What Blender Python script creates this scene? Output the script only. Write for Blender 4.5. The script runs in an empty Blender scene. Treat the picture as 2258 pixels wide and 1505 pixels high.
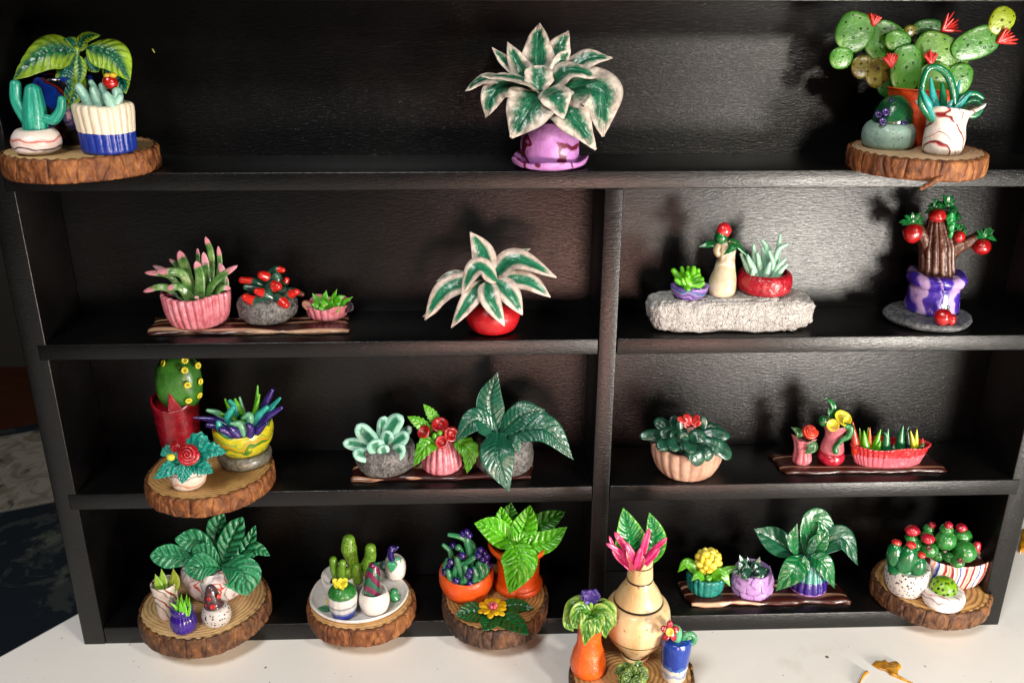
import bpy, math, random
import numpy as np
from mathutils import Matrix, Vector, noise as mn

# ------------------------------------------------------------------ camera, light, exposure
scene = bpy.context.scene
CAM = np.array((-0.03566, -0.40465, 0.33466)); FPX = 2022.77
_pi, _ya, _ro = -0.38087, 0.03688, 0.00302
FW = np.array((math.sin(_ya)*math.cos(_pi), math.cos(_ya)*math.cos(_pi), math.sin(_pi)))
_r = np.array((math.cos(_ya), -math.sin(_ya), 0.0)); _u = np.cross(_r, FW)
RT = _r*math.cos(_ro)+_u*math.sin(_ro); UP = -_r*math.sin(_ro)+_u*math.cos(_ro)
cam_d = bpy.data.cameras.new('camera'); cam = bpy.data.objects.new('camera', cam_d)
scene.collection.objects.link(cam); scene.camera = cam
cam_d.sensor_width = 36; cam_d.lens = 36*FPX/2258; cam_d.clip_start = 0.01; cam_d.clip_end = 60
cam.matrix_world = Matrix(((RT[0], UP[0], -FW[0], CAM[0]), (RT[1], UP[1], -FW[1], CAM[1]), (RT[2], UP[2], -FW[2], CAM[2]), (0, 0, 0, 1)))

world = bpy.data.worlds.new('World'); scene.world = world; world.use_nodes = True
wb = world.node_tree.nodes['Background']; wb.inputs[0].default_value = (0.78, 0.86, 1.0, 1); wb.inputs[1].default_value = 0.025

def area(name, loc, target, size, power, col):
    l = bpy.data.lights.new(name, 'AREA'); l.shape = 'DISK'; l.size = size; l.energy = power; l.color = col
    o = bpy.data.objects.new(name, l); scene.collection.objects.link(o); o.location = loc
    o.rotation_euler = (Vector(target)-Vector(loc)).to_track_quat('-Z', 'Y').to_euler()
    return o
def bulb(name, loc, radius, power, col):
    l = bpy.data.lights.new(name, 'POINT'); l.shadow_soft_size = radius; l.energy = power; l.color = col
    o = bpy.data.objects.new(name, l); scene.collection.objects.link(o); o.location = loc; return o
bulb('desk_lamp_light', (0.45, -0.66, 0.60), 0.05, 12.5, (1.0, 0.92, 0.80))
area('low_lamp_light', (0.45, -0.50, 0.074), (0.10, 0.0, 0.16), 0.14, 6.4, (1.0, 0.93, 0.84))
area('added_warm_glow', (0.07, -0.52, 0.05), (0.0, 0.0, 0.2), 0.13, 1.25, (1.0, 0.52, 0.42))  # added reddish light, stands in for a reddish thing mirrored in the back panel
area('added_fill_light', (-0.45, -0.9, 1.35), (-0.05, 0.0, 0.1), 0.4, 14.5, (1.0, 0.98, 0.96))  # added soft fill from above left, no known lamp there
vs = scene.view_settings
vs.view_transform = 'Standard'; vs.look = 'None'; vs.exposure = 0.0; vs.gamma = 1.0

# ------------------------------------------------------------------ pixel to place
def ray(px, py): return FW+RT*((px-1129)/FPX)+UP*((752.5-py)/FPX)
def PY(px, py, Y): d = ray(px, py); return CAM+d*((Y-CAM[1])/d[1])
def GZ(px, py, Z): d = ray(px, py); return CAM+d*((Z-CAM[2])/d[2])

# ------------------------------------------------------------------ materials
def lin(c):
    if isinstance(c, str): c = tuple(int(c[i:i+2], 16)/255 for i in (0, 2, 4))
    return tuple((v/12.92 if v <= 0.04045 else ((v+0.055)/1.055)**2.4)**1.16*.82 for v in c)+(1.0,)
class NT:
    def __init__(s, name):
        s.m = bpy.data.materials.new(name); s.m.use_nodes = True; s.t = s.m.node_tree
        s.b = s.t.nodes['Principled BSDF']
    def n(s, typ, **kw):
        n = s.t.nodes.new('ShaderNode'+typ)
        for k, v in kw.items():
            if k.startswith('i_'):
                key = k[2:]; n.inputs[int(key) if key.isdigit() else key.replace('_', ' ')].default_value = v
            else: setattr(n, k, v)
        return n
    def l(s, a, b): s.t.links.new(a, b)
    def coord(s, kind='Object', sc=(1, 1, 1)):
        c = s.n('TexCoord'); mp = s.n('Mapping'); mp.inputs['Scale'].default_value = sc
        s.l(c.outputs[kind], mp.inputs[0]); return mp.outputs[0]
    def noise(s, vec, scale, detail=3, rough=.55, dist=0):
        n = s.n('TexNoise', i_Scale=scale, i_Detail=detail, i_Roughness=rough, i_Distortion=dist); s.l(vec, n.inputs['Vector']); return n.outputs['Fac']
    def mix(s, fac, a, b, mode='MIX'):
        m = s.n('Mix', data_type='RGBA', blend_type=mode)
        for sock, v in ((m.inputs[0], fac), (m.inputs[6], a), (m.inputs[7], b)):
            if isinstance(v, (tuple, float, int)): sock.default_value = v
            else: s.l(v, sock)
        return m.outputs[2]
    def math(s, op, a, b=0.0, c=None, clamp=False):
        m = s.n('Math', operation=op, use_clamp=clamp)
        for i, v in enumerate((a, b) if c is None else (a, b, c)):
            if isinstance(v, (float, int)): m.inputs[i].default_value = v
            else: s.l(v, m.inputs[i])
        return m.outputs[0]
    def ss(s, v, lo, hi):
        m = s.n('MapRange', interpolation_type='SMOOTHSTEP', i_1=lo, i_2=hi); s.l(v, m.inputs[0]); return m.outputs[0]
    def ramp(s, fac, stops, interp='LINEAR'):
        r = s.n('ValToRGB'); cr = r.color_ramp; cr.interpolation = interp
        while len(cr.elements) < len(stops): cr.elements.new(0.5)
        for e, (p, c) in zip(cr.elements, stops): e.position = p; e.color = lin(c)
        s.l(fac, r.inputs[0]); return r.outputs[0]
    def bump(s, h, dist, strength=.6, normal=None):
        b = s.n('Bump', i_Strength=strength, i_Distance=dist); s.l(h, b.inputs['Height'])
        if normal is not None: s.l(normal, b.inputs['Normal'])
        return b.outputs[0]
    def out(s, col, rough=.4, nrm=None, coat=0, spec=.5, metal=0, sss=0):
        b = s.b
        if isinstance(col, tuple): b.inputs['Base Color'].default_value = col
        else: s.l(col, b.inputs['Base Color'])
        if isinstance(rough, (int, float)): b.inputs['Roughness'].default_value = rough
        else: s.l(rough, b.inputs['Roughness'])
        if nrm is not None: s.l(nrm, b.inputs['Normal'])
        b.inputs['Coat Weight'].default_value = coat; b.inputs['Coat Roughness'].default_value = .18
        b.inputs['Specular IOR Level'].default_value = spec; b.inputs['Metallic'].default_value = metal
        if sss:
            b.inputs['Subsurface Weight'].default_value = sss; b.inputs['Subsurface Radius'].default_value = (.0012, .001, .0007); b.inputs['Subsurface Scale'].default_value = 1
        return s.m
_MC = {}
def cached(f):
    def g(*a, **k):
        key = (f.__name__, repr(a), repr(sorted(k.items())))
        if key not in _MC: _MC[key] = f(*a, **k)
        return _MC[key]
    return g
def claybump(t, v, amt=1.0):
    h = t.math('ADD', t.noise(v, 260, 2), t.math('MULTIPLY', t.noise(v, 1400, 2), .12))
    return t.bump(h, .0009*amt, .6)
@cached
def clay(c, c2=None, rough=.4, coat=.12, amt=1.0, vs=180, speck=None, sp_scale=700, sp_t=.28, sp2=None):
    t = NT('clay'); v = t.coord()
    f = t.ss(t.noise(v, vs, 4), .35, .65)
    col = t.mix(f, lin(c), lin(c2 or c))
    if c2 is None:
        col = t.mix(t.math('MULTIPLY', f, .22), lin(c), (0.02, 0.02, 0.02, 1))
    if speck:
        vo = t.n('TexVoronoi', i_Scale=sp_scale, i_Randomness=1.0); t.l(v, vo.inputs['Vector'])
        g = t.math('MULTIPLY', t.ss(vo.outputs['Distance'], sp_t+.1, sp_t+.02), t.ss(t.noise(v, sp_scale*.6, 1), .40, .46))
        col = t.mix(g, col, lin(speck))
    r = t.math('ADD', t.math('MULTIPLY', t.noise(v, 300, 2), .2), rough-.1)
    return t.out(col, r, claybump(t, v, amt), coat)
@cached
def marble(stops, scale=25, dist=4, dirn='DIAGONAL', rough=.38, coat=.15, dscale=1.5, off=0.0, amt=1.0, sc=(1, 1, 1)):
    t = NT('marbled_clay'); v = t.coord(sc=sc)
    w = t.n('TexWave', bands_direction=dirn, wave_profile='SAW', i_Scale=scale, i_Distortion=dist*.85, i_Detail=1.6, i_Phase_Offset=off)
    w.inputs['Scale'].default_value = scale*{'X': 1.7, 'Y': 1.0, 'Z': 1.3, 'DIAGONAL': 2.7}[dirn]; w.inputs['Detail Scale'].default_value = 105/w.inputs['Scale'].default_value*dscale/1.5
    t.l(v, w.inputs['Vector'])
    return t.out(t.ramp(w.outputs['Fac'], stops), rough, claybump(t, v, amt), coat)
@cached
def banded(stops, h, wob=.08, rough=.4, coat=.1, amt=1.0, lean=(0, 0)):
    """colour bands by height above the base; h is the full height in metres"""
    t = NT('banded_clay'); v = t.coord(); s = t.n('SeparateXYZ'); t.l(v, s.inputs[0])
    z = t.math('MULTIPLY', s.outputs[2], 1.0/h)
    z = t.math('ADD', z, t.math('MULTIPLY', t.math('SUBTRACT', t.noise(v, 220, 3), .5), wob))
    z = t.math('ADD', z, t.math('MULTIPLY', s.outputs[0], lean[0]/h))
    return t.out(t.ramp(z, stops, 'CONSTANT'), rough, claybump(t, v, amt), coat)
def luv(t):
    a = t.n('Attribute', attribute_name='luv'); s = t.n('SeparateXYZ'); t.l(a.outputs['Vector'], s.inputs[0])
    return s.outputs[0], s.outputs[1], a.outputs['Vector']
@cached
def varieg(inner, inner2, margin, edge=.55, soft=.12, rough=.38, wob=.35, tip=.9, margin2=None, coat=.12):
    t = NT('variegated_leaf'); u, vv, vec = luv(t); v = t.coord()
    au = t.math('ABSOLUTE', u)
    n = t.math('MULTIPLY', t.math('SUBTRACT', t.noise(v, 330, 3), .5), wob)
    a = t.math('ADD', au, n)
    f = t.math('MAXIMUM', t.ss(a, edge-soft, edge+soft), t.ss(t.math('ADD', vv, t.math('MULTIPLY', n, .4)), tip-.08, tip+.05))
    st = t.n('Mapping', i_Scale=(7, 2.2, 1)); t.l(vec, st.inputs[0])
    inn = t.mix(t.ss(t.noise(st.outputs[0], 2.2, 4, .6, 1.5), .38, .66), lin(inner), lin(inner2))
    mar = t.mix(t.ss(t.noise(v, 240, 3), .4, .65), lin(margin), lin(margin2 or margin))
    r = t.math('ADD', t.math('MULTIPLY', f, .12), rough-.1)
    return t.out(t.mix(f, inn, mar), r, claybump(t, v, 1.0), coat)
@cached
def tipped(base, tip, v0=.7, soft=.06, base2=None, rough=.32, coat=.25):
    t = NT('tipped_leaf'); u, vv, vec = luv(t); v = t.coord()
    n = t.math('MULTIPLY', t.math('SUBTRACT', t.noise(v, 260, 2), .5), .3)
    f = t.ss(t.math('ADD', vv, n), v0-soft, v0+soft)
    bc = t.mix(t.ss(t.noise(v, 260, 3), .35, .65), lin(base), lin(base2 or base))
    return t.out(t.mix(f, bc, lin(tip)), rough, claybump(t, v, .8), coat)
@cached
def streaky(a, b, c=None, rough=.36, coat=.15, along=2.0, across=9.0, amt=.8):
    """colour drawn out along the leaf or stem, as rolled clay shows"""
    t = NT('streaked_clay'); u, vv, vec = luv(t); v = t.coord()
    st = t.n('Mapping', i_Scale=(across, along, 1)); t.l(vec, st.inputs[0])
    oi = t.n('ObjectInfo'); ad = t.n('VectorMath', operation='ADD'); t.l(st.outputs[0], ad.inputs[0]); t.l(oi.outputs['Random'], ad.inputs[1])
    f = t.noise(ad.outputs[0], 1.0, 3, .55, .6)
    stops = [(.3, a), (.68, b)] if c is None else [(.3, a), (.5, b), (.68, c)]
    return t.out(t.ramp(f, stops), rough, claybump(t, v, amt), coat)
@cached
def stone(dark, light, scale=420, rough=.55, coat=.0, amt=2.5, spec=.5):
    t = NT('stone_clay'); v = t.coord()
    n = t.noise(v, scale, 6, .75, .6); n2 = t.noise(v, scale*3.1, 3, .6)
    f = t.math('ADD', t.math('MULTIPLY', n, .65), t.math('MULTIPLY', n2, .35))
    return t.out(t.ramp(f, [(.40, dark), (.62, light)]), rough, t.bump(f, .0009*amt/2, .8), coat, spec)
@cached
def dots(c, c2, dot, nu=7, nv=6, th=.2, rough=.35, coat=.2, depth=1):
    """pricked clay: dark dimples spaced over the body"""
    t = NT('dotted_clay'); v = t.coord(); u, vv, vec = luv(t)
    mp = t.n('Mapping', i_Scale=(nu, nv, 1)); t.l(vec, mp.inputs[0])
    oi = t.n('ObjectInfo'); ad = t.n('VectorMath', operation='ADD'); t.l(mp.outputs[0], ad.inputs[0]); t.l(oi.outputs['Random'], ad.inputs[1])
    vo = t.n('TexVoronoi', voronoi_dimensions='2D', i_Scale=1.0, i_Randomness=.6); t.l(ad.outputs[0], vo.inputs['Vector'])
    g = t.ss(vo.outputs['Distance'], th+.03, th-.03); g2 = t.ss(vo.outputs['Distance'], th+.06, th-.02)
    col = t.mix(t.ss(t.noise(v, 110, 3), .35, .65), lin(c), lin(c2)); col = t.mix(g, col, lin(dot))
    nb = t.bump(t.math('MULTIPLY', g2, -1.0), .0007*depth, .9, claybump(t, v, .8))
    return t.out(col, rough, nb, coat)

def black_paint():
    t = NT('black_paint'); v = t.coord('Object', (1.0, 4.0, 5.0)); v0 = t.coord()
    h1 = t.noise(v, 300, 3, .6, .6); h2 = t.noise(v0, 760, 2, .6)
    h = t.math('ADD', t.math('MULTIPLY', h1, .75), t.math('MULTIPLY', h2, .22))
    nb = t.bump(h, .00046, .48)
    col = t.mix(t.ss(t.noise(v0, 30, 4), .4, .7), (.0015, .0015, .0016, 1), (.003, .0028, .0027, 1))
    r = t.math('ADD', t.math('MULTIPLY', t.noise(v0, 60, 3), .08), .27)
    return t.out(col, r, nb, 0, .42)
def white_table():
    t = NT('white_laminate'); v = t.coord()
    vo = t.n('TexVoronoi', i_Scale=75, i_Randomness=1.0); t.l(v, vo.inputs['Vector'])
    g = t.math('MULTIPLY', t.ss(vo.outputs['Distance'], .10, .06), t.ss(t.noise(v, 60, 2), .52, .6))
    vo2 = t.n('TexVoronoi', i_Scale=190, i_Randomness=1.0); t.l(v, vo2.inputs['Vector'])
    g2 = t.math('MULTIPLY', t.ss(vo2.outputs['Distance'], .09, .05), t.ss(t.noise(v, 40, 2), .5, .6))
    col = t.mix(t.ss(t.noise(v, 9, 4), .3, .7), (.90, .89, .85, 1), (.86, .845, .80, 1))
    col = t.mix(t.math('MULTIPLY', t.ss(t.noise(v, 22, 5, .7), .55, .75), .25), col, (.5, .43, .33, 1))
    col = t.mix(g, col, (.12, .09, .06, 1)); col = t.mix(t.math('MULTIPLY', g2, .8), col, (.2, .15, .1, 1))
    return t.out(col, .38, t.bump(t.noise(v, 50, 3), .0003, .4), 0, .4)
def wood_top(c1, c2, sc=1.0, seed=0):
    t = NT('slice_wood'); c = t.n('TexCoord'); mp = t.n('Mapping'); t.l(c.outputs['Object'], mp.inputs[0]); mp.inputs['Location'].default_value = (.004*math.sin(seed*2.1), .004*math.cos(seed*3.3), 0)
    v = mp.outputs[0]; va = t.n('Mapping', i_Scale=(1, 1, .2)); t.l(v, va.inputs[0])
    ln = t.n('VectorMath', operation='LENGTH'); fl = t.n('Mapping', i_Scale=(1, 1.12, 0)); t.l(v, fl.inputs[0]); t.l(fl.outputs[0], ln.inputs[0])
    rr = t.math('ADD', ln.outputs['Value'], t.math('MULTIPLY', t.math('SUBTRACT', t.noise(va.outputs[0], 30, 2), .5), .0055))
    ph = t.math('MULTIPLY', rr, 2*math.pi/(.0021*sc))
    w = t.math('ADD', t.math('MULTIPLY', t.math('SINE', ph), .5), .5); w = t.math('POWER', w, 1.6)
    w = t.math('MULTIPLY', w, t.ss(t.noise(va.outputs[0], 90, 2), .2, .6))
    col = t.mix(w, lin(c1), lin(c2))
    col = t.mix(t.math('MULTIPLY', t.ss(t.noise(va.outputs[0], 40, 4, .65), .45, .75), .45), col, lin('7a4f28'))
    col = t.mix(t.math('MULTIPLY', t.ss(t.noise(v, 900, 2), .5, .7), .25), col, lin('5a3c1c'))
    return t.out(col, .5, t.bump(t.math('ADD', w, t.noise(v, 600, 2)), .00025, .5), .05)
def bark(c1, c2, c3):
    t = NT('bark'); v = t.coord('Object', (1, 1, .45))
    f = t.noise(v, 190, 6, .68, .8); g = t.noise(t.coord(), 60, 3)
    col = t.ramp(f, [(.33, c1), (.5, c2), (.66, c3)])
    col = t.mix(t.math('MULTIPLY', t.ss(g, .55, .7), .5), col, lin('a9753f'))
    vo = t.n('TexVoronoi', feature='DISTANCE_TO_EDGE', i_Scale=105); t.l(v, vo.inputs['Vector'])
    cr = t.ss(vo.outputs['Distance'], .0, .09)
    h = t.math('ADD', t.math('MULTIPLY', cr, .5), f)
    return t.out(col, .62, t.bump(h, .0012, .85), .0, .4)
def wood_vase(hs, k):
    t = NT('turned_wood'); v = t.coord(); s = t.n('SeparateXYZ'); t.l(v, s.inputs[0])
    st = t.n('Mapping', i_Scale=(1, 1, .25)); t.l(v, st.inputs[0])
    f = t.noise(st.outputs[0], 95, 5, .6, .6)
    col = t.ramp(f, [(.3, 'd0ac74'), (.5, 'e6cb9c'), (.7, 'efdcb8')])
    sp = t.ss(t.noise(v, 330, 2), .66, .72); col = t.mix(t.math('MULTIPLY', sp, .6), col, lin('6d4a25'))
    for h, w in hs:
        g = t.ss(t.math('ABSOLUTE', t.math('SUBTRACT', s.outputs[2], h*k)), w*k, w*k*.6)
        col = t.mix(g, col, lin('1c1009'))
    return t.out(col, .38, t.bump(f, .0002, .4), .15)
def rug_mat(cream_lo, cream_hi):
    t = NT('floral_rug'); v = t.coord()
    n1 = t.noise(v, 7, 4, .6, 1.6); n2 = t.noise(v, 17, 4, .65, 1.0); n3 = t.noise(v, 3.2, 2, .5, .8)
    vo = t.n('TexVoronoi', feature='SMOOTH_F1', i_Scale=4.2, i_Randomness=.9); t.l(v, vo.inputs['Vector'])
    pet = t.math('ADD', vo.outputs['Distance'], t.math('MULTIPLY', n2, .35))
    fl = t.math('MULTIPLY', t.ss(pet, .50, .40), t.ss(n1, .42, .56))
    navy = t.mix(t.math('MULTIPLY', fl, .8), lin('4a525c'), lin('a8ae9e')); navy = t.mix(t.math('MULTIPLY', t.ss(n1, .54, .60), .5), navy, lin('868e86'))
    cream = t.mix(t.ss(n2, .42, .62), lin('f2ead8'), lin('c8bca6')); cream = t.mix(t.math('MULTIPLY', t.ss(n1, .54, .60), .8), cream, lin('7c8074'))
    s = t.n('SeparateXYZ'); t.l(v, s.inputs[0])
    band = t.math('MULTIPLY', t.ss(s.outputs[1], cream_lo-.006, cream_lo+.006), t.ss(s.outputs[1], cream_hi+.006, cream_hi-.006))
    return t.out(t.mix(band, navy, cream), .95, t.bump(t.noise(v, 300, 2), .004, .6), 0, .1)
def plain(name, c1, c2, scale, rough, stretch=(1, 1, 1)):
    t = NT(name); v = t.coord('Object', stretch)
    return t.out(t.mix(t.noise(v, scale, 4), lin(c1), lin(c2)), rough)
@cached
def amber():
    t = NT('amber_glue'); v = t.coord()
    b = t.out(t.ramp(t.noise(v, 240, 3), [(.35, 'a8700c'), (.62, 'd9a21c')]), .16, t.bump(t.noise(v, 300, 3), .0012, .7), .5)
    t.b.inputs['Transmission Weight'].default_value = 0
    return b

# ------------------------------------------------------------------ shapes: every one returns (verts Nx3, faces, luv Nx3)
def crom(P, n):
    """Catmull-Rom through the rows of P, n samples"""
    P = np.array(P, float)
    if len(P) == 1: P = np.vstack([P, P+1e-6])
    if len(P) == 2: P = np.vstack([P[0], (P[0]+P[1])/2, P[1]])
    Q = np.vstack([2*P[0]-P[1], P, 2*P[-1]-P[-2]]); m = len(P)-1; out = []
    for t in np.linspace(0, m, n):
        i = min(int(t), m-1); x = t-i; a, b, c, d = Q[i:i+4]
        out.append(.5*((2*b)+(-a+c)*x+(2*a-5*b+4*c-d)*x*x+(-a+3*b-3*c+d)*x**3))
    return np.array(out)
def nz(a):
    l = np.linalg.norm(a, axis=-1, keepdims=True); return a/np.maximum(l, 1e-12)
def grid_faces(nr, nc, wrap, off=0):
    f = []
    for i in range(nr-1):
        for j in range(nc if wrap else nc-1):
            k = (j+1) % nc
            f.append((off+i*nc+j, off+i*nc+k, off+(i+1)*nc+k, off+(i+1)*nc+j))
    return f
PROF = {
    'ovate': lambda v: np.maximum(np.sin(np.pi*v**.72)**.85, 0),
    'lance': lambda v: np.maximum(np.sin(np.pi*v**.85)**1.05, 0),
    'obov': lambda v: np.maximum(np.sin(np.pi*v**1.35)**.75, 0),
    'tongue': lambda v: np.minimum(1, .5+1.3*v)*np.sqrt(np.clip(1-np.clip((v-.55)/.45, 0, 1)**2.4, 0, 1)),
    'finger': lambda v: (1-.35*v)*np.sqrt(np.clip(1-np.clip((v-.72)/.28, 0, 1)**2, 0, 1)),
    'spike': lambda v: np.clip(1.0-v**1.5, 0, 1)*np.minimum(1, .75+1.2*v),
    'petal': lambda v: np.minimum(1, .3+1.4*v)*np.sqrt(np.clip(1-np.clip((v-.6)/.4, 0, 1)**2, 0, 1)),
}
def leaf_s(spine, width, th, prof='ovate', fold=.12, veins=0, vamp=.035, roll=0, face=(0, -.75, .66), serr=0, ruffle=0, seed=0, ns=None, nu=None, cup=0, pet=.12):
    ns = ns or (46 if veins else 20); nu = nu or (19 if veins else 9)
    S = crom(spine, ns); T = nz(np.gradient(S, axis=0)); v = np.linspace(0, 1, ns)
    N0 = np.array(face, float); N0 /= np.linalg.norm(N0)
    side = np.cross(T, N0); L = np.linalg.norm(side, axis=1)
    # keep the side steady where the spine points along the face direction
    w8 = np.clip(L, .05, 1)[:, None]; avg = nz((side*w8).sum(0)); side = nz(side+avg*.25*(1.2-np.clip(L, 0, 1))[:, None])
    nrm = nz(np.cross(side, T)); 
    if roll:
        a = math.radians(roll); side, nrm = side*math.cos(a)+nrm*math.sin(a), nrm*math.cos(a)-side*math.sin(a)
    wp = PROF[prof](np.clip(v, 1e-6, 1)); wp = np.maximum(wp, np.where(v < .5, pet*(1-v), .02)); wp[-1] = .05
    rnd = random.Random(seed); ph = rnd.random()*6.28
    if serr: wp = wp*(1-serr*np.abs(((v*7+.3) % 1)-.5)*2*(v > .12))
    u = np.linspace(-1, 1, nu); U, V = np.meshgrid(u, v); hw = (wp*width/2)[:, None]
    X = U*hw
    if ruffle: X = X*(1+.05*np.sin(V*14+ph))
    base = fold*np.abs(U)*hw + cup*(U**2)*hw
    if ruffle: base = base+ruffle*width*np.sin(V*15+ph+U*1.3)*np.abs(U)**1.5
    thk = th*np.sqrt(np.clip(1-np.abs(U)**2.6, 0, 1))*np.clip(np.minimum(1, hw/(th*1.2)), .1, 1)
    top = base+thk*.5; bot = base-thk*.5
    if veins:
        p = V*veins-np.abs(U)*veins*.22*width/max(np.linalg.norm(S[-1]-S[0]), 1e-6)*1.6
        rid = np.abs(np.sin(np.pi*p)); env = np.clip((1-np.abs(U))*4, 0, 1)*np.clip(np.minimum(V, 1-V)*9, 0, 1)*np.clip(np.abs(U)*6, 0, 1)
        vamp = vamp*2.9; dz = -vamp*width*((1-rid)**1.6)*env-vamp*1.3*width*np.exp(-(U/.07)**2)*np.clip((1-V)*5, 0, 1)
        top = top+dz; bot = bot+dz*.6
    def emb(Z): return S[:, None, :]+side[:, None, :]*X[..., None]+nrm[:, None, :]*Z[..., None]
    A = emb(top).reshape(-1, 3); Bm = emb(bot).reshape(-1, 3)
    lu = np.stack([U, V, U*0], -1).reshape(-1, 3)
    n = ns*nu; F = grid_faces(ns, nu, False)+[tuple(reversed(f)) for f in grid_faces(ns, nu, False, n)]
    for i in range(ns-1):
        for j, flip in ((0, 0), (nu-1, 1)):
            a, b = i*nu+j, (i+1)*nu+j; q = (a, b, b+n, a+n); F.append(q if not flip else tuple(reversed(q)))
    for i, flip in ((0, 1), (ns-1, 0)):
        for j in range(nu-1):
            a, b = i*nu+j, i*nu+j+1; q = (a, b, b+n, a+n); F.append(q if flip == 0 else tuple(reversed(q)))
    return np.vstack([A, Bm]), F, np.vstack([lu, lu])
def tube_s(spine, radii, n=10, ns=18, flat=1.0, cap=True, groove=0, gn=8, face=(0, -1, .3)):
    S = crom(spine, ns); v = np.linspace(0, 1, ns)
    R = np.interp(v, np.linspace(0, 1, len(radii)), radii)
    T = nz(np.gradient(S, axis=0)); N0 = np.array(face, float); b = np.cross(T[0], N0)
    if np.linalg.norm(b) < .05: b = np.cross(T[0], (1, 0, 0))
    Bn = []; b = nz(b)
    for i in range(ns):
        b = nz(b-T[i]*np.dot(b, T[i])); Bn.append(b)
    Bn = np.array(Bn); Nn = np.cross(Bn, T)
    if cap:
        pre, post = [], []
        for a in (75, 50, 25):
            c, s_ = math.cos(math.radians(a)), math.sin(math.radians(a))
            pre.append((S[0]-T[0]*R[0]*s_*.9, R[0]*c, 0)); post.insert(0, (S[-1]+T[-1]*R[-1]*s_*.9, R[-1]*c, -1))
        S = np.vstack([[x[0] for x in pre], S, [x[0] for x in post]]); R = np.concatenate([[x[1] for x in pre], R, [x[1] for x in post]])
        Bn = np.vstack([[Bn[0]]*3, Bn, [Bn[-1]]*3]); Nn = np.vstack([[Nn[0]]*3, Nn, [Nn[-1]]*3]); v = np.concatenate([[0]*3, v, [1]*3])
    th = np.linspace(0, 2*np.pi, n, endpoint=False)
    rr = R[:, None]*(1-groove*(1-np.abs(np.sin(th*gn/2)))**2)[None, :] if groove else R[:, None]*np.ones(n)[None, :]
    P = S[:, None, :]+Bn[:, None, :]*(np.cos(th)[None, :]*rr)[..., None]+Nn[:, None, :]*(np.sin(th)[None, :]*rr*flat)[..., None]
    m = len(S); F = grid_faces(m, n, True)+[tuple(range(n))[::-1], tuple((m-1)*n+j for j in range(n))]
    lu = np.stack(np.broadcast_arrays(np.abs(th/np.pi-1)[None, :]*2-1, v[:, None], np.zeros((m, n))), -1).reshape(-1, 3)
    return P.reshape(-1, 3), [tuple(reversed(f)) for f in F], lu
def fbm(p, sc, seed=0, oct=3):
    return np.array([mn.fractal(Vector((x*sc+seed*7.3, y*sc-seed*3.1, z*sc+seed)), .8, 2.0, oct) for x, y, z in p])
def blob_s(c, r, rot=(0, 0, 0), nu=20, nv=12, noise=0, nsc=1.6, seed=0, ex=1.0, rib=0, rn=10, egg=0, oct=3):
    th = np.linspace(0, 2*np.pi, nu, endpoint=False); ph = np.linspace(-np.pi/2+.02, np.pi/2-.02, nv)
    TH, PH = np.meshgrid(th, ph); sp = lambda x: np.sign(x)*np.abs(x)**ex
    cp = np.abs(np.cos(PH))**ex
    k = (1-rib*(1-np.abs(np.cos(TH*rn/2)))**2*np.cos(PH)) if rib else 1
    X = cp*sp(np.cos(TH))*k; Y = cp*sp(np.sin(TH))*k; Z = sp(np.sin(PH))
    if egg: X = X*(1+egg*Z); Y = Y*(1+egg*Z)
    P = np.stack([X, Y, Z], -1).reshape(-1, 3)
    if noise: P = P*(1+noise*fbm(P, nsc, seed, oct))[:, None]
    P = P*np.array(r)
    from mathutils import Euler
    M = np.array(Euler([math.radians(a) for a in rot]).to_matrix()); P = P@M.T+np.array(c)
    lu = np.stack([TH/np.pi-1, PH/np.pi+.5, TH*0], -1).reshape(-1, 3)
    F = grid_faces(nv, nu, True)+[tuple(range(nu))[::-1], tuple((nv-1)*nu+j for j in range(nu))]
    return P, F, lu
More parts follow.
